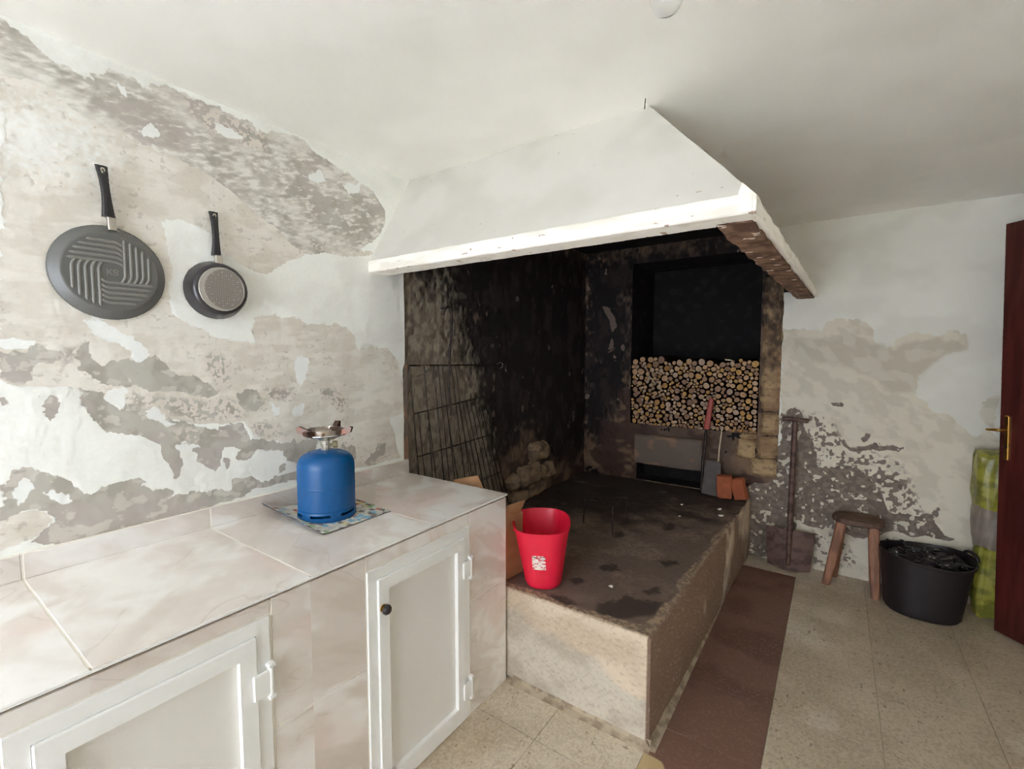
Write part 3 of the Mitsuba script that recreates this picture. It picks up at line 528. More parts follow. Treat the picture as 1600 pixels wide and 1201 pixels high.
# ------------------------------------------------------------------ hearth and chimney hood
h = thing('hearth', 'raised concrete hearth platform with a sooty top under the chimney hood', 'hearth')
foot = bx(-0.02, 1.297, 1.668, 3.80, 0.0, 0.432, 0.012)
hv, hf = trimesh.remesh.subdivide_to_size(foot.vertices, foot.faces, 0.035)
hm = trimesh.Trimesh(hv, hf); hm.merge_vertices(); v = np.array(hm.vertices)
tw = np.clip((v[:, 0] - 0.9) / 0.39, 0, 1) * np.clip((v[:, 1] - 1.668) / 2.1, 0, 1)
v[:, 0] += 0.055 * tw                                                       # the platform widens towards the back wall
nrm = np.array(hm.vertex_normals)
dsp = (meshkit.fbm(v * 9, 3, 2) - 0.5) * 0.007
dsp[(v[:, 2] < 0.01)] = 0
v += nrm * dsp[:, None]; v[:, 2] = np.maximum(v[:, 2], 0.0)
hm.vertices = v
put('body', hm, 'hearth_concrete', h, smooth=35)
fil = [(0.0, 0.0), (0.035, 0.0), (0.014, 0.010), (0.0, 0.028)]
ff = cat(move(extrude(Polygon([(a, b) for a, b in fil]), 0.64), frame((1.31, 1.672, 0), (0, -1, 0), (0, 0, 1), (-1, 0, 0))),
         move(extrude(Polygon([(a, b) for a, b in fil]), 1.9), frame((1.294, 1.655, 0), (1, 0, 0), (0, 0, 1), (0, -1, 0)) @ frame((0, 0, -1.9), (1, 0, 0), (0, 1, 0), (0, 0, 1))))
put('mortar_fillet', ff, 'mortar', h, label='pale mortar fillet along the foot')

HF, HT, HB = 1.432, 1.940, 1.884            # hood front, top and bottom of its beam
def frustum(g, z0, z1, gt=0.0):
    b = [(-0.03, HF + g), (1.635 - g, HF + g), (1.705 - g, 3.80), (-0.03, 3.80)]
    t = [(-0.03, 1.697 + g), (1.243 - g, 1.697 + g), (1.29 - g, 3.80), (-0.03, 3.80)]
    pts = np.array([(*q, z0) for q in b] + [(*q, z1) for q in t])
    return trimesh.convex.convex_hull(pts)
hood = thing('chimney_hood', 'wide white plastered chimney hood sloping up to the ceiling above the hearth', 'chimney hood')
outer = frustum(0, HT - 0.004, CEIL + 0.005)
inner = frustum(0.075, HT - 0.06, CEIL - 0.005)
inner2 = frustum(0.060, HT - 0.05, CEIL - 0.004)
canopy = cut(outer, inner2)
cv, cf = trimesh.remesh.subdivide_to_size(canopy.vertices, canopy.faces, 0.05)
canopy = trimesh.Trimesh(cv, cf); canopy.merge_vertices(); v = np.array(canopy.vertices)
nn = (meshkit.fbm(v * 5, 3, 6) - 0.5) * 0.008
mask = (v[:, 2] < CEIL - 0.01) & (v[:, 0] > 0.0)
v += np.array(canopy.vertex_normals) * (nn * mask)[:, None]; canopy.vertices = v
put('canopy', canopy, 'hood_paint', hood, smooth=30)
put('flue_lining', cut(frustum(0.0605, HT - 0.03, CEIL - 0.0045), inner), 'soot_black', hood, label='soot-black inside of the hood')
fbm_ = bx(-0.03, 1.632, HF - 0.006, HF + 0.10, HB, HT, 0.004)
fv, ffc = trimesh.remesh.subdivide_to_size(fbm_.vertices, fbm_.faces, 0.03)
fbm_ = trimesh.Trimesh(fv, ffc); fbm_.merge_vertices(); v = np.array(fbm_.vertices)
v += np.array(fbm_.vertex_normals) * ((meshkit.fbm(v * 16, 3, 8) - 0.5) * 0.004)[:, None]; fbm_.vertices = v
put('front_beam', fbm_, 'beam_paint', hood, smooth=40, label='bright white front edge')
def along(pts0, pts1, n=60, amp=0.008, seed=3):
    """A beam lofted between two rectangles, its surface uneven."""
    rings = []
    for i in range(n + 1):
        t = i / n
        r = np.array(pts0) * (1 - t) + np.array(pts1) * t
        rings.append(r + (meshkit.fbm(r * 13 + seed, 3, seed)[:, None] - 0.5) * 2 * amp * np.array([[1, 0, 1]]))
    return loft(rings)
def densify(poly, k=4):
    poly = np.array(poly); return np.vstack([poly[i] + (poly[(i + 1) % len(poly)] - poly[i]) * (np.arange(k) / k)[:, None] for i in range(len(poly))])
sec = lambda x, y: densify([(x - 0.115, y, HB - 0.002), (x - 0.012, y, HB - 0.006), (x - 0.012, y, HT - 0.012), (x - 0.115, y, HT)])
put('side_beam', along(sec(1.632, HF + 0.07), sec(1.705, 3.80)), 'broken_beam', hood, smooth=40, label='broken brown underside where the plaster has fallen off')
sec2 = lambda x, y: densify([(x - 0.014, y, HB + 0.004), (x + 0.006, y, HB), (x + 0.006, y, HT - 0.01), (x - 0.03, y, HT + 0.03), (x - 0.04, y, HT)])
put('side_plaster', along(sec2(1.632, HF - 0.004), sec2(1.705, 3.80), amp=0.006, seed=5), 'beam_paint', hood, smooth=40)
single('nail', tube([(1.252, 1.64, CEIL + 0.004), (1.25, 1.638, CEIL - 0.035)], 0.0016, 6), 'dark_iron', 'thin nail sticking out of the ceiling at the hood corner', 'nail')

# ------------------------------------------------------------------ tiled cabinet, worktop, backsplash
XC, HC, Y0C, Y1C = 0.6376, 0.876, -0.71, 1.655
JO = [-0.706, -0.234, 0.238, 0.707, 1.190, Y1C]
cab = thing('tiled_cabinet', 'low masonry cabinet clad in pinkish marble tiles along the left wall', 'cabinet')
body = bx(0.002, XC - 0.016, Y0C, Y1C - 0.010, 0.0, HC - 0.0105)
D1, D2 = (0.113, 0.590, 0.0, 0.816), (0.897, 1.396, 0.004, 0.808)            # y0, y1, z0, z1 of the two door frames
body = cut(body, *[bx(0.15, 1.0, a + 0.03, b - 0.03, c + 0.05, e - 0.03) for a, b, c, e in (D1, D2)])
put('body', body, 'tile_core', cab)
front = [(-0.71, -0.18, 0.0, 0.49), (-0.71, -0.18, 0.494, 0.857), (-0.176, 0.109, 0.0, 0.49), (-0.176, 0.109, 0.494, 0.857), (0.113, 0.594, 0.820, 0.857),
         (0.598, 0.893, 0.0, 0.496), (0.598, 0.893, 0.500, 0.857), (0.897, 1.397, 0.812, 0.857), (1.401, Y1C, 0.0, 0.478), (1.401, Y1C, 0.482, 0.857)]
for (a, b, c, e) in front:
    put('tile', bx(XC - 0.009, XC, a, b, c, e, 0.001), 'marble_tile', cab)
for (c, e) in ((0.0, 0.478), (0.482, 0.857)):
    put('tile', bx(0.004, XC - 0.010, Y1C - 0.009, Y1C, c, e, 0.001), 'marble_tile', cab)
put('grout', cut(bx(XC - 0.016, XC - 0.0022, Y0C, Y1C - 0.002, 0.0, 0.850), *[bx(0.15, 1.0, a, b, c - 0.1, e) for a, b, c, e in (D1, D2)]), 'tile_grout', cab)
def cabinet_door(y0, y1, z0, z1, knob, hinges):
    w = 0.036
    put('door_frame', cut(bx(XC - 0.012, XC + 0.006, y0, y1, z0, z1, 0.002), bx(0, 2, y0 + w, y1 - w, z0 + w * 0.9, z1 - w)), 'white_lacquer', cab)
    a, b, c, e = y0 + w - 0.002, y1 - w + 0.002, z0 + w * 0.9 - 0.002, z1 - w + 0.002
    s = 0.046
    dr_ = put('door', cut(bx(XC - 0.010, XC + 0.013, a + 0.003, b - 0.003, c + 0.003, e - 0.003, 0.003), bx(0, 2, a + s, b - s, c + s, e - s)), 'white_lacquer', cab)
    put('panel', bx(XC - 0.011, XC - 0.004, a + s - 0.002, b - s + 0.002, c + s - 0.002, e - s + 0.002), 'door_panel_paint', dr_)
    if knob:
        kb = lathe([(0.0, 0.0), (0.013, 0.0), (0.013, 0.004), (0.007, 0.006), (0.007, 0.012)], 24)
        put('knob_base', move(kb, frame((XC + 0.012, *knob), (0, 1, 0), (0, 0, 1), (1, 0, 0))), 'brass', dr_, smooth=40, label='brass collar')
        kk = lathe([(0.0, 0.010), (0.010, 0.010), (0.0155, 0.015), (0.0165, 0.021), (0.014, 0.027), (0.008, 0.031), (0.0, 0.032)], 32)
        put('knob', move(kk, frame((XC + 0.012, *knob), (0, 1, 0), (0, 0, 1), (1, 0, 0))), 'black_plastic', dr_, smooth=40, label='round black knob')
    for hz in hinges:
        leafm = bx(XC + 0.012, XC + 0.020, y1 - 0.052, y1 - 0.004, hz - 0.034, hz + 0.034, 0.003)
        bar = tube([(XC + 0.014, y1 - 0.006, hz - 0.040), (XC + 0.014, y1 - 0.006, hz + 0.040)], 0.008, 14)
        cap_ = [bx(XC + 0.004, XC + 0.024, y1 - 0.015, y1 + 0.004, hz + s_ * 0.043 - 0.005, hz + s_ * 0.043 + 0.005, 0.002) for s_ in (-1, 1)]
        put('hinge', cat(leafm, bar, *cap_), 'white_lacquer', dr_, smooth=30)
cabinet_door(*D1, (0.163, 0.68), (0.648, 0.14))
cabinet_door(*D2, (0.952, 0.672), (0.640, 0.135))

wt = thing('worktop', 'tiled marble-look worktop along the left wall', 'worktop')
put('bed', bx(0.002, XC - 0.004, Y0C, Y1C - 0.004, HC - 0.0100, HC - 0.0015), 'tile_grout', wt, label='white grout bed')
for a, b in zip(JO[:-1], JO[1:]):
    put('tile', bx(0.003, XC + 0.010, a + 0.0022, b - 0.0022, HC - 0.0088, HC, 0.0014), 'marble_tile', wt)
put('edge_trim', bx(XC + 0.0095, XC + 0.0112, Y0C, Y1C - 0.003, HC - 0.0075, HC - 0.0012, 0.0005), 'white_lacquer', wt, label='thin white front edge')
bs = thing('backsplash', 'low row of marble-look tiles standing along the wall behind the worktop', 'backsplash')
for a, b in zip(JO[:-1], JO[1:]):
    put('tile', bx(0.0015, 0.012, a + 0.0020, b - 0.0030, HC + 0.0012, HC + 0.071, 0.0016), 'marble_tile', bs)
put('grout', bx(0.001, 0.0098, Y0C, Y1C - 0.006, HC + 0.0005, HC + 0.073), 'tile_grout', bs, label='white grout line')

# ------------------------------------------------------------------ pans on the left wall
def hung(o):
    """Local x along the wall (+y of the room), local y up, local z out into the room."""
    return frame(o, (0, 1, 0), (0, 0, 1), (1, 0, 0))

def pan_handle(key, M, y0, y1, w, tilt, hole):
    ys = np.linspace(0, 1, 26); rings = []
    for t in ys:
        ww = w * (0.92 + 0.26 * (t - 0.55) ** 2 * 4 - 0.10 * math.sin(math.pi * min(1, t * 1.1)))
        th = 0.0085 * (1.15 - 0.35 * t)
        ring = superring(ww / 2, th, 3.0, 24)
        zc = 0.016 + 0.012 * math.sin(math.pi * t) * 0.6
        rings.append(np.stack([ring[:, 0] + tilt * t, np.full(24, y0 + (y1 - y0) * t), ring[:, 1] + zc], 1))
    hm_ = loft(rings)
    if hm_.volume < 0: hm_.invert()
    ez = np.array([tilt * 0.88, y0 + (y1 - y0) * 0.88, 0])
    slot = move(extrude(LineString([(0, -0.004), (0, 0.004)]).buffer(0.0030), 0.1), frame((ez[0], ez[1], -0.03), (1, 0, 0), (0, 1, 0), (0, 0, 1)))
    hm_ = cut(hm_, slot)
    hk = put('handle', move(hm_, M), 'black_plastic', key, smooth=40, label='black plastic handle')
    ring = cut(move(extrude(LineString([(0, -0.006), (0, 0.010)]).buffer(0.0055), 0.004), frame((ez[0], ez[1] - 0.004, 0.0215), (1, 0, 0), (0, 1, 0), (0, 0, 1))), slot)
    put('hanging_eye', move(ring, M), 'steel', hk, label='steel hanging eye')

# the flat pan: rim to the wall, its embossed base towards the room
cy, cz, R = 0.4655, 1.7465, 0.1405
gp = thing('griddle_pan', 'large flat grey pan with an embossed ridged base hanging on the left wall', 'pan')
M = hung((0.004, cy, cz))
prof = [(0.0, 0.024), (0.112, 0.0245), (0.116, 0.0238), (0.119, 0.0215), (0.137, 0.0045), (0.1405, 0.0035), (0.1412, 0.0015), (0.1395, 0.0), (0.135, 0.001), (0.114, 0.019), (0.0, 0.020)]
put('body', move(lathe(prof, 96), M), 'pan_gray', gp, smooth=35)
# pinwheel of ridges, 4 x 5
def ridge_path(k):
    r = 0.0315 + 0.0150 * k
    lim = math.sqrt(max(0.108 ** 2 - r ** 2, 1e-6))
    pts = [(-lim, r)]
    end = 0.016 + 0.004 * k if k < 2 else 0.034
    for x in np.linspace(-lim, 0.004, 14)[1:]: pts.append((x, r))
    for t in np.linspace(0, 1, 8)[1:]:
        pts.append((0.004 + t * 0.026, r - 0.011 * t * t))
    return [q for q in pts if math.hypot(*q) < 0.110]
for q in range(4):
    a = -q * math.pi / 2; ca, sa = math.cos(a), math.sin(a)
    for k in range(5):
        pts = [(ca * x - sa * y, sa * x + ca * y, 0.0228) for x, y in ridge_path(k)]
        if len(pts) < 4: continue
        put('ridge', move(tube(pts, np.r_[0.0015, np.full(len(pts) - 2, 0.0050), 0.0015], 8), M), 'pan_ridge', gp, smooth=60)
em = meshkit.text_mesh('KS', 0.017, 0.0016, bold=True); em.apply_translation((-em.bounds[:, 0].mean(), -em.bounds[:, 1].mean(), 0.0238))
put('emblem', move(em, M), 'pan_ridge', gp, label='raised monogram in the centre')
MF = M @ frame((0.0065, 0.138, 0.0), (1, 0, 0), (0, 1, 0), (0, 0, 1))
fer = loft([np.stack([superring(0.0115 - 0.0005 * t, 0.0080, 3.0, 24)[:, 0] + 0.002 - 0.002 * t, np.full(24, -0.010 + 0.038 * t), superring(0.0115, 0.0080, 3.0, 24)[:, 1] + 0.012], 1) for t in np.linspace(0, 1, 5)])
put('ferrule', move(fer, MF), 'steel', gp, smooth=40, label='steel ferrule')
for dx_ in (-0.0165, 0.0165):
    put('rivet', move(lathe([(0.004, 0), (0.004, 0.002), (0.0022, 0.0034), (0, 0.0036)], 16), MF @ frame((dx_, -0.012, 0.008), (1, 0, 0), (0, 1, 0), (0, 0, 1))), 'steel', gp, smooth=40)
pan_handle(gp, M, 0.165, 0.312, 0.0265, -0.011, None)

cy, cz = 0.7585, 1.7265
sp = thing('saucepan', 'small black saucepan with a pale round base plate hanging on the left wall', 'pan')
M = hung((0.004, cy, cz))
prof = [(0.0, 0.055), (0.074, 0.055), (0.084, 0.051), (0.091, 0.041), (0.0985, 0.010), (0.1015, 0.003), (0.1010, 0.0), (0.0975, 0.0005), (0.090, 0.034), (0.078, 0.047), (0.0, 0.050)]
put('body', move(lathe(prof, 80), M), 'pan_black', sp, smooth=35)
pk = put('base_plate', move(lathe([(0.0, 0.0545), (0.0745, 0.0545), (0.0755, 0.0555), (0.0745, 0.0568), (0.0705, 0.0568), (0.0698, 0.0560), (0.0, 0.0560)], 80), M), 'pan_disc', sp, smooth=30, label='pale grey steel base plate with printed marks')
for k in range(24):
    a = 2 * math.pi * k / 24
    for r0, l in ((0.056, 0.005), (0.040, 0.003)) if k % 2 == 0 else ((0.048, 0.004),):
        t = bx(r0, r0 + l, -0.0009, 0.0009, 0.0558, 0.0566)
        if k % 3 == 0: put('mark', move(t, M @ rotz(a)), 'disc_print', pk)
        else: put('mark', move(t, M @ rotz(a)), 'disc_print', pk)
MF = M @ frame((0.005, 0.098, 0.0), (1, 0, 0), (0, 1, 0), (0, 0, 1))
fer = loft([np.stack([superring(0.0125, 0.0085, 3.0, 24)[:, 0] + 0.001, np.full(24, -0.012 + 0.036 * t), superring(0.0125, 0.0085, 3.0, 24)[:, 1] + 0.017 + 0.004 * (1 - t)], 1) for t in np.linspace(0, 1, 4)])
put('ferrule', move(fer, MF), 'steel', sp, smooth=40, label='steel ferrule')
pan_handle(sp, M, 0.121, 0.271, 0.0255, -0.004, None)

# ------------------------------------------------------------------ newspaper and gas stove on the worktop
def paper_color(p, n, uv):
    cx, cy_ = (p.x + 0.3 * p.y) / 0.026 + 0.6 * noise(p.x * 60, p.y * 60), (p.y - 0.1 * p.x) / 0.018
    r = cell_rand(dr.floor(cx), dr.floor(cy_), 5)
    big = cell_rand(dr.floor(p.x / 0.09), dr.floor(p.y / 0.075), 6)
    line = smoothstep(0.5, 0.6, noise(p.x * 300, p.y * 40)) * smoothstep(0.5, 0.55, dr.abs(dr.sin(p.x * 900)))
    c = mix(C3(206, 203, 194), C3(128, 126, 122), line * 0.8)
    pick = lambda a, b, col: dr.select((r > a) & (r < b), 1.0, 0.0)
    photo = fbm(p.x * 90, p.y * 90, octaves=3)
    c = dr.select((r > 0.50) & (r < 0.60), mix(C3(80, 140, 176), C3(150, 190, 206), photo), c)
    c = dr.select((r > 0.60) & (r < 0.66), mix(C3(168, 74, 70), C3(196, 140, 124), photo), c)
    c = dr.select((r > 0.66) & (r < 0.74) | (r < 0.05), mix(C3(60, 66, 78), C3(150, 140, 130), photo), c)
    c = dr.select((r > 0.74) & (r < 0.79), mix(C3(176, 170, 104), C3(206, 200, 160), photo), c)
    c = dr.select((r > 0.79) & (r < 0.84), mix(C3(98, 140, 92), C3(170, 186, 150), photo), c)
    return dr.select(big > 0.955, mix(c, C3(120, 186, 214), 0.6), c)
mat('newsprint', paper_color, 0.75)
nu, nv_ = 24, 40
A, B, Cc, Dd = np.array([0.022, 0.872]), np.array([0.414, 0.892]), np.array([0.408, 1.196]), np.array([0.040, 1.215])
def paper_sheet(dz, shift):
    P = []
    for i in range(nu):
        for j in range(nv_):
            s, t = i / (nu - 1), j / (nv_ - 1)
            q = (A * (1 - s) + B * s) * (1 - t) + (Dd * (1 - s) + Cc * s) * t
            lift = 0.045 * math.exp(-t / 0.12) * (1 - 0.8 * s) ** 1.2
            P.append((q[0] + shift, q[1] + 0.012 * math.exp(-t / 0.06) * (1 - s), HC + 0.0020 + dz + lift + 0.0006 * math.sin(9 * s + 5 * t) ** 2))
    f = [(i * nv_ + j, (i + 1) * nv_ + j, (i + 1) * nv_ + j + 1, i * nv_ + j + 1) for i in range(nu - 1) for j in range(nv_ - 1)]
    return np.array(P), np.array(f)
def thick(P, f, d):
    n = len(P); v = np.vstack([P, P - [0, 0, d]])
    e = {}
    for q in f:
        for a, b in zip(q, np.roll(q, -1)): e[(a, b)] = 1
    side = [(b, a, a + n, b + n) for (a, b) in e if (b, a) not in e]
    allf = np.vstack([f, f[:, ::-1] + n, np.array(side)])
    return trimesh.Trimesh(v, np.vstack([allf[:, [0, 1, 2]], allf[:, [0, 2, 3]]]), process=False)
nw = thing('newspaper', 'folded colourful newspaper lying under the blue gas bottle, one edge curled up', 'newspaper')
put('pages', thick(*paper_sheet(0.0022, 0.0), 0.0006), 'newsprint', nw, smooth=30)
put('back_pages', thick(*paper_sheet(0.0014, -0.002), 0.0026), 'paper_fold', nw, smooth=30, label='grey folded edge')

GX, GY, GZ = 0.243, 1.022, HC + 0.0050
st = thing('camping_gas_stove', 'blue gas bottle with a burner screwed on top, standing on the newspaper', 'gas stove')
MG = frame((GX, GY, GZ), (1, 0, 0), (0, 1, 0), (0, 0, 1))
prof = [(0.0, 0.016), (0.080, 0.016), (0.094, 0.022), (0.1025, 0.032), (0.1035, 0.045), (0.1035, 0.124), (0.1045, 0.128), (0.1045, 0.131), (0.1035, 0.135), (0.1035, 0.205), (0.1015, 0.222), (0.095, 0.238), (0.083, 0.2505), (0.065, 0.260), (0.045, 0.2655), (0.024, 0.268), (0.0, 0.2685)]
prof = [(r, z * 0.945) for r, z in prof]
put('bottle', move(lathe(prof, 96), MG), 'gas_blue', st, smooth=40)
ring = lathe([(0.0985, 0.0), (0.1045, 0.0), (0.1055, 0.003), (0.1055, 0.030), (0.1035, 0.036), (0.0985, 0.036)], 96)
slots = []
for a in (15, 75, 135, 195, 255, 315):
    s_ = bx(0.08, 0.13, -0.036, 0.036, 0.0185, 0.0295, 0.003)
    slots.append(move(s_, rotz(math.radians(a - 62))))
put('foot_ring', move(cut(ring, *slots), MG), 'gas_blue', st, smooth=30, label='blue slotted foot ring')
put('valve', move(lathe([(0.0, 0.250), (0.017, 0.250), (0.017, 0.258), (0.0145, 0.260), (0.0145, 0.264), (0.018, 0.266), (0.018, 0.274), (0.014, 0.276), (0.013, 0.282), (0.016, 0.284), (0.016, 0.292), (0.0, 0.292)], 12), MG), 'chrome', st, smooth=25, label='threaded steel valve')
Vv = np.array([0.50, 0.86, 0]); Vv /= np.linalg.norm(Vv)
ax_ = np.cross([0, 0, 1.0], Vv)
put('regulator_knob', move(lathe([(0.0, 0.012), (0.006, 0.012), (0.006, 0.024), (0.0125, 0.025), (0.0135, 0.028), (0.0135, 0.040), (0.012, 0.043), (0.0, 0.043)], 20), MG @ frame((0, 0, 0.272), tuple(ax_), (0, 0, 1), tuple(-np.cross([0, 0, 1.0], ax_)))), 'olive_plastic', st, smooth=35, label='olive plastic regulator knob')
bowl = lathe([(0.0, 0.289), (0.022, 0.290), (0.040, 0.297), (0.058, 0.306), (0.076, 0.3105), (0.0795, 0.3135), (0.0790, 0.3175), (0.072, 0.3155), (0.055, 0.3125), (0.036, 0.3105), (0.0, 0.309)], 64)
put('burner_bowl', move(bowl, MG), 'chrome', st, smooth=40, label='shiny steel burner bowl')
put('burner_head', move(lathe([(0.0, 0.308), (0.026, 0.309), (0.030, 0.318), (0.028, 0.328), (0.020, 0.332), (0.0, 0.333)], 40), MG), 'burner_steel', st, smooth=35)
put('wind_rim', move(lathe([(0.050, 0.311), (0.064, 0.314), (0.067, 0.334), (0.065, 0.334), (0.062, 0.316), (0.050, 0.3135)], 64), MG), 'burner_steel', st, smooth=40)
for a, up in ((222, 0.0), (285, -0.006), (35, 0.0), (118, 0.008)):
    arm = Polygon([(0.040, 0.316), (0.078, 0.311), (0.099, 0.322), (0.104, 0.341 + up), (0.094, 0.344 + up), (0.070, 0.334), (0.054, 0.333)])
    e = move(extrude(arm, 0.020), frame((0, 0.010, 0), (1, 0, 0), (0, 0, 1), (0, -1, 0)))
    put('pan_support', move(e, MG @ rotz(math.radians(a))), 'burnt_steel', st, label='heat-stained pan support arm')

# ------------------------------------------------------------------ red bin on the hearth
HZ = 0.4345
bn = thing('red_bin', 'bright red plastic wastebasket with a torn white sticker, standing on the hearth', 'bin')
ang = math.radians(120)
BC = np.array([0.722, 1.846]); HB_ = 0.275
def bin_ring(t, off=0.0, z=None):
    rx, ry = 0.128 + 0.050 * t + off, 0.086 + 0.046 * t + off
    q = superring(rx, ry, 2.7, 72)
    c, s_ = math.cos(ang), math.sin(ang)
    return np.stack([BC[0] + c * q[:, 0] - s_ * q[:, 1] + 0.012 * t * (-1), BC[1] + s_ * q[:, 0] + c * q[:, 1], np.full(72, HZ + (HB_ * t if z is None else z))], 1)
rings = [bin_ring(0, -0.012, 0.0), bin_ring(0.01, -0.003, 0.003)] + [bin_ring(t) for t in np.linspace(0.04, 0.93, 14)] + [bin_ring(0.935, 0.004), bin_ring(1.0, 0.005, HB_ - 0.002), bin_ring(1.0, 0.003, HB_), bin_ring(1.0, -0.001, HB_)] + [bin_ring(t, -0.003) for t in np.linspace(0.97, 0.03, 12)]
put('body', loft(rings), 'red_plastic', bn, smooth=40)
lug_d = np.array([math.cos(ang + math.pi / 2), math.sin(ang + math.pi / 2)])
lug_c = BC + lug_d * 0.131
lug = bx(-0.012, 0.016, -0.020, 0.020, -0.006, 0.004, 0.003)
put('lip', move(lug, frame((lug_c[0] - 0.012, lug_c[1], HZ + HB_ - 0.045), (lug_d[0], lug_d[1], 0), (-lug_d[1], lug_d[0], 0), (0, 0, 1))), 'red_plastic', bn, label='small carrying lip under the rim')
# sticker wrapped on the wall of the bin, slightly proud
def sticker_color(p, n, uv):
    g = fbm(p.x * 120, p.y * 120, p.z * 120, octaves=3)
    c = mix(C3(228, 214, 208), C3(206, 150, 150), smoothstep(0.45, 0.6, g))
    c = mix(c, C3(60, 56, 66), smoothstep(0.60, 0.64, noise(p.z * 260, p.x * 90)) * smoothstep(0.585, 0.592, p.z) * smoothstep(0.605, 0.600, p.z))
    return mix(c, C3(208, 70, 80), smoothstep(0.60, 0.66, g))
mat('sticker_paper', sticker_color, 0.6)
vec = EYE[:2] - BC; va = math.atan2(vec[1], vec[0])
def bin_wall_point(a, t):
    r = bin_ring(t); c = r[:, :2].mean(0)
    th = np.arctan2(r[:, 1] - c[1], r[:, 0] - c[0]); i = np.argsort(th); th, rr = th[i], r[i]
    a = (a + math.pi) % (2 * math.pi) - math.pi
    d = np.interp(a, np.r_[th[-1] - 2 * math.pi, th, th[0] + 2 * math.pi], np.hypot(*(np.vstack([rr[-1], rr, rr[0]])[:, :2] - c).T))
    return np.array([c[0] + math.cos(a) * (d + 0.0012), c[1] + math.sin(a) * (d + 0.0012), HZ + HB_ * t])
W_ = [(0.0, 1.0), (0.82, 1.0), (1.0, 0.82), (0.86, 0.68), (0.98, 0.52), (0.9, 0.42), (1.0, 0.3), (1.0, 0.0)]
sp_poly = Polygon([(0, 0)] + [(0, 1)] + W_[1:])
sg, sf = [], []
N_ = 14
for i in range(N_ + 1):
    for j in range(N_ + 1):
        sg.append(bin_wall_point(va - 0.30 + 0.40 * i / N_, 0.37 + 0.25 * j / N_))
for i in range(N_):
    for j in range(N_):
        if sp_poly.contains(Point((i + 0.5) / N_, (j + 0.5) / N_)): sf.append((i * (N_ + 1) + j, (i + 1) * (N_ + 1) + j, (i + 1) * (N_ + 1) + j + 1, i * (N_ + 1) + j + 1))
put('sticker', (np.array(sg), np.array(sf)), 'sticker_paper', bn, label='torn white sticker')

# ------------------------------------------------------------------ cardboard behind the cabinet
cb = thing('cardboard_box', 'brown cardboard box with raised flaps standing on the hearth behind the end of the cabinet', 'cardboard box')
a_ = math.radians(-6)
Mc = frame((0.24, 1.705, 0.436), (math.cos(a_), math.sin(a_), 0), (-math.sin(a_), math.cos(a_), 0), (0, 0, 1))
walls = cut(bx(0.0, 0.355, 0.0, 0.165, 0.0, 0.30), bx(0.004, 0.351, 0.004, 0.161, 0.004, 0.40))
put('body', move(walls, Mc), 'cardboard', cb)
fl = extrude(Polygon([(-0.06, 0.0), (0.125, 0.0), (0.155, 0.055), (0.085, 0.160), (-0.06, 0.125)]), 0.004)
put('flap', move(fl, frame((0.315, 1.715, 0.738), (0.97, 0.10, 0.03), (-0.05, 0.25, 0.967), (0.1, -0.96, 0.25))), 'cardboard', cb)
fl2 = extrude(Polygon([(0.0, 0.0), (0.155, 0.0), (0.15, 0.075), (0.01, 0.085)]), 0.004)
put('flap', move(fl2, frame((0.592, 1.668, 0.736), (0.05, 0.998, 0), (0.45, 0, 0.89), (0.89, -0.04, -0.45))), 'cardboard', cb)

# ------------------------------------------------------------------ grill grate and poker on the sooty left wall
gr = thing('grill_grate', 'large wire grill grate leaning against the sooty left wall of the fireplace', 'grill grate')
def gpt(y, z): return np.array([0.012 + 0.035 * (1.44 - z), y, z])
def seg(key, a, b, r, parent=gr, bow=0.0):
    p0, p1 = gpt(*a), gpt(*b)
    pts = [p0 * (1 - t) + p1 * t + np.array([bow * math.sin(math.pi * t), 0, 0]) for t in np.linspace(0, 1, 5)]
    return put(key, tube(pts, r, 7), 'grate_wire', parent, smooth=60)
Zt, Zb = 1.44, 0.452
yl = lambda z: 1.663 + 0.035 * (1.44 - z) / 0.56
yr = lambda z: 2.275 + 0.14 * (1.225 - z) / 0.44
seg('frame_bar', (yl(Zt), Zt), (yl(Zb), Zb), 0.0040)
seg('frame_bar', (yr(1.235), 1.235), (yr(Zb), Zb), 0.0040)
seg('frame_bar', (yr(1.235) - 0.045, 1.235), (yr(Zb) - 0.045, Zb), 0.0034)
seg('frame_bar', (yl(Zt), Zt), (2.45, 1.428), 0.0038)
seg('cross_bar', (yl(1.185), 1.185), (yr(1.235), 1.232), 0.0036, bow=0.006)
seg('cross_bar', (yl(0.955), 0.955), (yr(0.98), 0.985), 0.0036, bow=0.008)
seg('cross_bar', (yl(0.70), 0.70), (yr(0.72), 0.72), 0.0036, bow=0.006)
seg('cross_bar', (yl(Zb), Zb), (yr(Zb), Zb), 0.0038)
for k in range(1, 16):
    t = k / 16
    y_top = yl(1.20) * (1 - t) + (yr(1.22) - 0.03) * t; y_bot = yl(Zb) * (1 - t) + (yr(Zb) - 0.03) * t
    top = Zt - 0.003 if k in (2, 4, 5, 6, 8, 9) else 1.19 + 0.045 * t
    off = 0.0 if top < 1.4 else 0.02
    seg('wire', (y_top + off, top), (y_bot, Zb), 0.0028 if k % 4 else 0.0034)
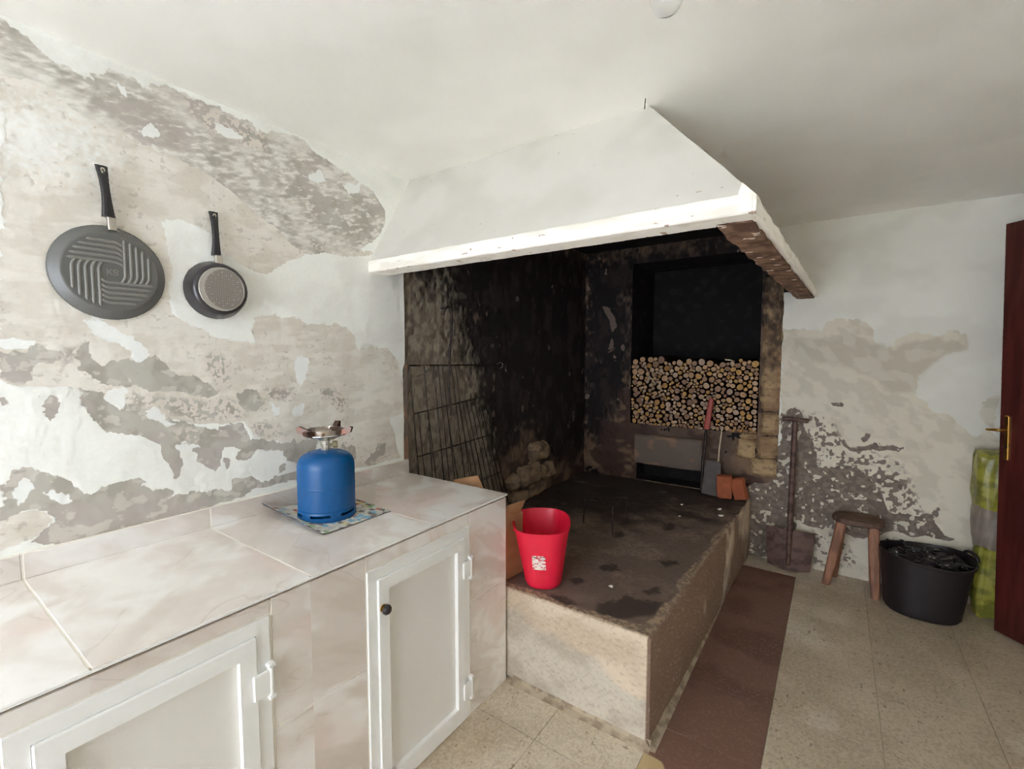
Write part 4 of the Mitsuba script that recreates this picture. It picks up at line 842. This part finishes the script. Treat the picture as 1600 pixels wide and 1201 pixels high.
for (yy, zz, s_) in ((1.70, 1.430, 1), (2.445, 1.428, -1)):
    loop = [gpt(yy + 0.0, zz - 0.05 * (s_ > 0)), gpt(yy + 0.06 * s_, zz - 0.035), gpt(yy + 0.105 * s_ * 0.9, zz - 0.012), gpt(yy + 0.09 * s_, zz + 0.012), gpt(yy + 0.03 * s_, zz + 0.006)]
    if s_ < 0: loop = [gpt(2.40, 1.432), gpt(2.445, 1.446), gpt(2.468, 1.436), gpt(2.462, 1.412), gpt(2.44, 1.408)]
    put('handle_loop', tube([p + np.array([0.012, 0, 0]) for p in loop], 0.0032, 7), 'steel', gr, smooth=60, label='bright wire handle loop')
pk_ = [(0.030, 1.905, 1.715), (0.034, 1.915, 1.752), (0.036, 1.935, 1.768), (0.036, 1.956, 1.755), (0.035, 1.968, 1.715), (0.034, 1.963, 1.64), (0.032, 1.956, 1.55), (0.030, 1.950, 1.447), (0.026, 1.946, 1.30), (0.045, 1.944, 1.15)]
pkr = thing('poker', 'hooked iron poker hanging on the sooty left wall above the grill grate', 'poker')
put('rod', tube(pk_, [0.005, 0.006, 0.0065, 0.007, 0.007, 0.0065, 0.0065, 0.006, 0.006, 0.006], 10), 'dark_iron', pkr, smooth=60)
put('peg', tube([(-0.03, 1.935, 1.757), (0.044, 1.935, 1.760)], 0.004, 8), 'dark_iron', pkr)

# ------------------------------------------------------------------ trivet and crumbs on the hearth
tv = thing('trivet', 'black three-legged iron trivet standing on the hearth behind the red bin', 'trivet')
V3 = [np.array(q) for q in ((0.571, 2.597, 0.600), (0.785, 2.747, 0.600), (0.7848, 2.524, 0.600))]
ctr = sum(V3) / 3
put('top_frame', tube([*V3], 0.0045, 8, closed=True), 'dark_iron', tv)
for q in V3:
    f_ = q + (q - ctr) * 0.06; f_[2] = HZ
    put('leg', tube([q, f_], 0.0045, 8), 'dark_iron', tv)
for k, (x_, y_, s_) in enumerate([(1.215, 3.34, 0.016), (1.245, 3.21, 0.018), (1.03, 3.05, 0.010), (1.03, 1.93, 0.012), (0.30, 2.66, 0.008), (0.98, 3.3, 0.008)]):
    c_ = trimesh.convex.convex_hull(RNG.normal(size=(14, 3)) * [s_ * 0.6, s_ * 0.5, s_ * 0.25])
    c_.apply_translation((x_, y_, HZ - c_.bounds[0][2] + 0.002))
    where = ['nearest the bricks at the back right of the hearth', 'just in front of the crumb nearest the bricks', 'in the middle of the sooty hearth', 'near the front right corner of the hearth', 'in the dark left corner of the hearth', 'in the dark back part of the hearth'][k]
    single('mortar_crumb', c_, 'chip_white', f'small white crumb lying {where}', 'crumb', group='crumbs on the hearth')

# ------------------------------------------------------------------ tools at the back of the hearth
sh = thing('ash_shovel', 'ash shovel with a red handle and grey blade leaning on the stone below the firewood', 'ash shovel')
S0, S1, S2, S3 = np.array([1.072, 3.700, 1.165]), np.array([1.045, 3.690, 0.930]), np.array([1.035, 3.685, 0.74]), np.array([1.03, 3.67, 0.70])
put('handle', loft([np.stack([superring(a, b, 3, 20)[:, 0], superring(a, b, 3, 20)[:, 1], np.zeros(20)], 1) + S1 * (1 - t) + S0 * t for t, a, b in ((0, 0.018, 0.010), (0.08, 0.022, 0.012), (0.9, 0.019, 0.011), (1, 0.014, 0.008))]), 'red_handle', sh, smooth=40, label='red handle')
put('shaft', tube([S1 + [0, 0, 0.02], S2, S3, S3 - [0.0, 0.02, 0.235]], [0.010, 0.010, 0.011, 0.010], 10), 'dark_iron', sh, smooth=50)
bl = extrude(Polygon([(0.0, 0.0), (0.125, -0.012), (0.122, 0.235), (0.105, 0.25), (0.012, 0.25)]), 0.003)
put('blade', move(bl, frame((1.035, 3.630, 0.452), (0.99, 0.02, 0.0), (0.0, 0.22, 0.975), (0.02, -0.975, 0.22))), 'gray_metal', sh)
single('kindling_stick', tube([(1.150, 3.722, 0.955), (1.137, 3.712, 0.80), (1.133, 3.690, 0.68), (1.118, 3.655, HZ + 0.012)], [0.0045, 0.0055, 0.0055, 0.004], 6), 'pale_wood', 'thin pale stick leaning beside the grey shovel blade', 'stick')
b1 = rough_block(0, 0.105, 0, 0.075, 0, 0.165, 0.006, 77, 0.012, 0.006)
single('broken_brick', move(b1, frame((1.150, 3.60, HZ + 0.004), (0.94, 0.12, 0.05), (-0.12, 0.99, 0), (-0.05, 0, 0.998))), 'terracotta', 'upright piece of orange terracotta brick beside the pale stick', 'brick', smooth=True)
b2 = rough_block(0, 0.085, 0, 0.07, 0, 0.155, 0.006, 79, 0.012, 0.006)
single('broken_brick', move(b2, frame((1.262, 3.625, HZ + 0.002), (0.93, -0.2, 0.25), (0.2, 0.97, 0), (-0.25, 0.05, 0.96))), 'terracotta', 'tilted piece of orange terracotta brick against the yellow stones', 'brick', smooth=True)

# ------------------------------------------------------------------ spade, stool, tub, sack by the back wall
sd = thing('spade', 'rusty brown spade with a T grip leaning against the back wall beside the fireplace', 'spade')
P0, P1 = np.array([1.612, 3.735, 1.035]), np.array([1.612, 3.655, 0.275])
put('grip', tube([(1.535, 3.733, 1.046), (1.555, 3.735, 1.048), (1.675, 3.735, 1.042), (1.692, 3.733, 1.040)], [0.013, 0.015, 0.015, 0.013], 14), 'rust_iron', sd, smooth=50, label='crossbar grip')
put('shaft', tube([P0, P1, P1 + (P1 - P0) * 0.30], [0.0165, 0.0185, 0.012], 14), 'rust_iron', sd, smooth=50)
ax = (P0 - P1) / np.linalg.norm(P0 - P1); en = np.cross([1, 0, 0], ax)
nu_, nv2 = 22, 22
def blade_pt(s, t, off):
    x = (s - 0.5) * 0.29 * (1 - 0.10 * t)
    y = 0.262 * (1 - t) - 0.012 * math.cos((s - 0.5) * math.pi) * t * 1.6
    z = 0.020 * (2 * (s - 0.5)) ** 2
    q = np.array([1.612, 3.655, 0.018]) + ax * y + np.array([1, 0, 0]) * x - en * (z + off - 0.012)
    return q
g0 = [blade_pt(i / (nu_ - 1), j / (nv2 - 1), 0) for i in range(nu_) for j in range(nv2)]
fq = np.array([(i * nv2 + j, (i + 1) * nv2 + j, (i + 1) * nv2 + j + 1, i * nv2 + j + 1) for i in range(nu_ - 1) for j in range(nv2 - 1)])
bm_ = thick(np.array(g0), fq, 0.0); bm_.vertices[len(g0):] -= en * 0.003
bm_.vertices[:, 2] += 0.003 - bm_.vertices[:, 2].min()
put('blade', bm_, 'rust_iron', sd, smooth=30, label='broad flat blade')

so = thing('stool', 'small worn wooden stool with four splayed legs standing by the back wall', 'stool')
SCX, SCY, SZ = 1.985, 3.635, 0.462
ring = lambda k, z: np.column_stack([superring(0.137 * k, 0.100 * k, 2.3, 48) + [SCX, SCY], np.full(48, z)])
put('seat', loft([ring(0.90, SZ - 0.040), ring(0.985, SZ - 0.034), ring(1.0, SZ - 0.020), ring(0.985, SZ - 0.006), ring(0.92, SZ)]), 'stool_seat', so, smooth=40)
for (sx, sy, ex, ey) in ((-0.085, -0.045, -0.155, -0.055), (0.075, -0.055, 0.098, -0.105), (-0.085, 0.045, -0.115, 0.105), (0.080, 0.05, 0.100, 0.110)):
    a, b = np.array([SCX + sx, SCY + sy, SZ - 0.036]), np.array([SCX + ex, SCY + ey, 0.0])
    lp = [np.column_stack([superring(w_, w_, 4, 16), np.zeros(16)]) + a * (1 - t) + b * t for t, w_ in ((0, 0.029), (0.5, 0.027), (0.97, 0.023), (1, 0.020))]
    put('leg', loft(lp[::-1]), 'stool_wood', so, smooth=40)

tb = thing('rubber_tub', 'black flexible rubber tub full of charcoal standing between the stool and the door', 'tub')
TX, TY, TH = 2.292, 3.530, 0.335
def tub_ring(t, off, z):
    rx, ry = 0.174 + 0.034 * t + off, 0.165 + 0.035 * t + off
    q = superring(rx, ry, 2.3, 72)
    return np.column_stack([q + [TX + 0.012 * t, TY + 0.015 * t], np.full(72, z) + 0.010 * np.sin(np.arange(72) / 72 * 4 * math.pi + 0.6) * t * t])
rings = [tub_ring(0, -0.03, 0.001), tub_ring(0, -0.006, 0.004)] + [tub_ring(t, 0, 0.01 + (TH - 0.015) * t) for t in np.linspace(0.02, 0.96, 12)] + [tub_ring(0.97, 0.008, TH - 0.012), tub_ring(1, 0.009, TH), tub_ring(1, -0.001, TH + 0.002)] + [tub_ring(t, -0.005, 0.012 + (TH - 0.015) * t) for t in np.linspace(0.95, 0.1, 8)]
put('body', loft(rings), 'tub_rubber', tb, smooth=40)
for (hx, hy, tx, ty, up) in ((0.197, 0.06, 0.55, -0.8, 0.042), (-0.128, 0.176, 0.85, 0.5, -0.05)):     # the rear handle has flopped down outside
    c = np.array([TX + hx + 0.012, TY + hy + 0.015, TH]); t_ = np.array([tx, ty, 0]) / np.hypot(tx, ty)
    arc = [c + t_ * 0.045 * math.cos(a) + np.array([0, 0, up * math.sin(a) - 0.004]) for a in np.linspace(0, math.pi, 11)]
    put('handle', tube(arc, 0.0085, 10), 'tub_rubber', tb, smooth=50, label='loop handle')
lumps = []
for k in range(150):
    a, r = RNG.uniform(0, 2 * math.pi), math.sqrt(RNG.uniform(0, 1)) * 0.93
    s_ = RNG.uniform(0.014, 0.032)
    c_ = trimesh.convex.convex_hull(RNG.normal(size=(10, 3)) * s_ * [0.8, 0.8, 0.5])
    c_.apply_translation((TX + 0.012 + 0.185 * r * math.cos(a), TY + 0.015 + 0.182 * r * math.sin(a), TH - 0.030 + 0.020 * (1 - r) + RNG.uniform(-0.012, 0.012)))
    lumps.append(c_)
fill = lathe([(0, 0.0), (0.190, 0.0), (0.190, 0.002), (0, 0.012)], 40); fill.apply_scale([1, 0.93, 1]); fill.apply_translation((TX + 0.011, TY + 0.014, TH - 0.052))
single('charcoal', cat(fill, *lumps), 'char', 'dark charcoal lumps filling the black rubber tub', 'charcoal', kind='stuff')

sk = thing('plastic_sack', 'yellow-green plastic wrapped bundle standing in the corner behind the door edge', 'sack')
def sack_ring(z, rx, ry, cx=2.605, cy=3.655, sd_=0):
    a = np.arange(60) * 2 * math.pi / 60
    q = superring(rx, ry, 3.0, 60)
    w = 1 + 0.05 * np.sin(5 * a + 9 * z) + 0.03 * np.sin(11 * a - 23 * z) + 0.02 * np.sin(17 * a + 41 * z)
    return np.column_stack([q * w[:, None] + [cx, cy], np.full(60, z) + 0.006 * np.sin(3 * a + z * 5)])
put('lower_wrap', loft([sack_ring(z, rx, ry) for z, rx, ry in ((0.008, 0.050, 0.05), (0.012, 0.070, 0.07), (0.10, 0.084, 0.078), (0.22, 0.088, 0.082), (0.34, 0.084, 0.080), (0.42, 0.082, 0.080))]), 'green_plastic', sk, smooth=60)
put('label_band', loft([sack_ring(z, rx, ry) for z, rx, ry in ((0.415, 0.087, 0.085), (0.47, 0.094, 0.092), (0.55, 0.097, 0.094), (0.63, 0.096, 0.094), (0.645, 0.094, 0.092))]), 'gray_wrap', sk, smooth=60, label='dull grey band around the middle')
put('upper_wrap', loft([sack_ring(z, rx, ry) for z, rx, ry in ((0.64, 0.095, 0.093), (0.72, 0.102, 0.096), (0.84, 0.104, 0.098), (0.92, 0.103, 0.096), (0.948, 0.098, 0.092), (0.955, 0.06, 0.055))]), 'green_plastic', sk, smooth=60)

# ------------------------------------------------------------------ light bulb
bd = thing('light_bulb', 'clear glass light bulb hanging from the ceiling on a short cord', 'light bulb')
BL = np.array([1.5470, 0.9121, 2.164])
outer_p = [(0.0, -0.030), (0.010, -0.0283), (0.020, -0.0224), (0.027, -0.0131), (0.030, 0.0), (0.0285, 0.0100), (0.024, 0.021), (0.017, 0.034), (0.0135, 0.046), (0.013, 0.056), (0.0, 0.056)]
inner_p = [(max(r - 0.0012, 0) if r > 0 else 0.0, z * 0.965 - (0.0 if z < 0.05 else 0.001)) for r, z in outer_p]
scene['bulb_glass'] = {'type': 'dielectric', 'int_ior': 1.5, 'ext_ior': 1.0}
MB_ = frame(BL, (1, 0, 0), (0, 1, 0), (0, 0, 1))
gi = lathe(inner_p, 48); gi.invert()
put('glass', move(cat(lathe(outer_p, 48), gi), MB_), 'bulb_glass', bd, smooth=40)
put('filament_stem', move(cat(tube([(0, 0, 0.050), (0, 0, 0.016)], [0.005, 0.003], 10), tube([(0.002, 0, 0.018), (0.010, 0, 0.002)], 0.0004, 5), tube([(-0.002, 0, 0.018), (-0.010, 0, 0.002)], 0.0004, 5),
    tube([(-0.010, 0, 0.002), (-0.005, 0, 0.0045), (0, 0, 0.002), (0.005, 0, 0.0045), (0.010, 0, 0.002)], 0.0005, 5)), MB_), 'chrome', bd)
put('socket', move(lathe([(0.0, 0.0565), (0.0135, 0.0565), (0.0150, 0.062), (0.0185, 0.064), (0.0185, 0.096), (0.010, 0.104), (0.0, 0.105)], 28), MB_), 'black_plastic', bd, smooth=35)
put('cord', tube([BL + [0, 0, 0.104], BL + [0.001, 0, 0.16], [BL[0], BL[1], CEIL + 0.002]], 0.0028, 8), 'black_plastic', bd)

# ------------------------------------------------------------------ firewood in the niche
N_STICKS = 480
pr = np.random.default_rng(3)
rad = np.clip(pr.gamma(9, 0.0176 / 9, N_STICKS), 0.010, 0.031)
W0, H0 = NX1 - NX0 - 0.02, 0.62
pos = np.column_stack([pr.uniform(0.02, W0 - 0.02, N_STICKS), pr.uniform(0.02, 0.95, N_STICKS)])
for it in range(470):
    pos[:, 1] -= 0.0034 * max(0.0, 1 - it / 420)
    for _ in range(2):
        d = pos[:, None] - pos[None]; L_ = np.sqrt((d ** 2).sum(-1)) + 1e-9
        o = rad[:, None] + rad[None] - L_; np.fill_diagonal(o, 0); o = np.maximum(o, 0)
        pos += (d / L_[..., None] * o[..., None] * 0.42).sum(1)
        pos[:, 0] = np.clip(pos[:, 0], rad, W0 - rad); pos[:, 1] = np.maximum(pos[:, 1], rad)
d = pos[:, None] - pos[None]; L_ = np.sqrt((d ** 2).sum(-1)) + np.eye(N_STICKS)
sc_ = np.minimum(1.0, (L_ / (rad[:, None] + rad[None]) + 9 * np.eye(N_STICKS)).min(1))
rad = rad * np.maximum(sc_, 0.8) * 0.985
scene['stick_wood'] = {'type': 'twosided', 'bsdf': {'type': 'diffuse', 'reflectance': {'type': 'mesh_attribute', 'name': 'vertex_color'}}}
def stick_mesh(seed, end, bark):
    r_ = np.random.default_rng(seed); n = 12
    a = np.arange(n) * 2 * math.pi / n
    w = 1 + 0.06 * np.sin(2 * a + r_.uniform(0, 6)) + 0.03 * np.sin(3 * a + r_.uniform(0, 6))
    ring = lambda k, y: np.column_stack([np.cos(a) * w * k, np.full(n, y), np.sin(a) * w * k])
    v = np.vstack([ring(1, 0.42), ring(1, 0.004), ring(0.985, 0.0), ring(0.90, -0.0012), [[0, -0.002, 0]]])
    bark_c, end_c = np.array(bark), np.array(end)
    col = np.vstack([np.tile(bark_c, (2 * n, 1)), np.tile(bark_c * 1.3, (n, 1)), np.tile(end_c, (n, 1)), [end_c * 0.93]])
    f = []
    for i in range(3):
        for j in range(n):
            q = (i * n + j, i * n + (j + 1) % n, (i + 1) * n + (j + 1) % n, (i + 1) * n + j)
            f += [(q[0], q[1], q[2]), (q[0], q[2], q[3])]
    f += [(3 * n + j, 3 * n + (j + 1) % n, 4 * n) for j in range(n)]
    m = trimesh.Trimesh(v, f, process=False)
    return m, col
TONES = [(214, 176, 134), (202, 164, 124), (188, 152, 116), (206, 164, 104), (192, 146, 90), (178, 146, 120), (198, 172, 146), (168, 134, 104), (210, 180, 146), (160, 128, 106)]
variants = []
for k, tone in enumerate(TONES):
    m, col = stick_mesh(k, [c * k_ for c, k_ in zip(rgb(*tone), (0.80, 0.80, 0.86))], rgb(60 + 3 * (k % 4), 45 + 2 * (k % 3), 39))
    variants.append((m, col, mikit.ply(m, 'stick_wood', color=col)))
order = np.argsort(-rad)
rest = []
for rank, i in enumerate(order):
    k = int(pr.integers(len(TONES))); y = 3.785 + pr.uniform(-0.018, 0.03); s_ = rad[i]
    loc = [NX0 + 0.01 + pos[i, 0], y, NZ0 + 0.004 + pos[i, 1]]
    if rank < 300:
        key = thing('firewood_stick', 'thin round stick of firewood stacked in the niche, its sawn end facing out', 'firewood stick', 'firewood sticks stacked in the niche')
        scene[key] = {**variants[k][2], 'to_world': T().translate([float(x) for x in loc]).rotate([0, 1, 0], float(pr.uniform(0, 360))).scale([float(s_), 1.0, float(s_)])}
    else:
        m = variants[k][0].copy(); m.vertices = m.vertices * [s_, 1, s_] + loc
        rest.append((m, variants[k][1]))
single('thin_firewood', cat(*[m for m, _ in rest]), 'stick_wood', 'thinnest twigs filling the gaps between the stacked firewood sticks', 'firewood', kind='stuff', color=np.vstack([c for _, c in rest]))
for k, (x_, z_, a, l) in enumerate([(0.60, 1.29, -52, 0.11), (1.17, None, -12, 0.07), (0.665, 1.25, 80, 0.06)]):
    if z_ is None:                                                     # lies on the topmost sticks there
        near = np.abs(pos[:, 0] + NX0 + 0.01 - x_) < 0.035
        z_ = NZ0 + 0.010 + (pos[near, 1] + rad[near]).max()
    e = np.array([math.cos(math.radians(a)), 0.0, math.sin(math.radians(a))]) * l / 2
    c = np.array([x_, 3.752 if k != 1 else 3.82, z_])
    single('twig', tube([c - e, c + e * 0.2 + [0, 0.004, 0.004], c + e], [0.006, 0.006, 0.004], 7), 'pale_wood', ['pale split twig lying across the left part of the firewood stack', 'pale twig on top of the firewood stack towards its right end', 'short pale upright splinter in the left part of the firewood stack'][k], 'twig')
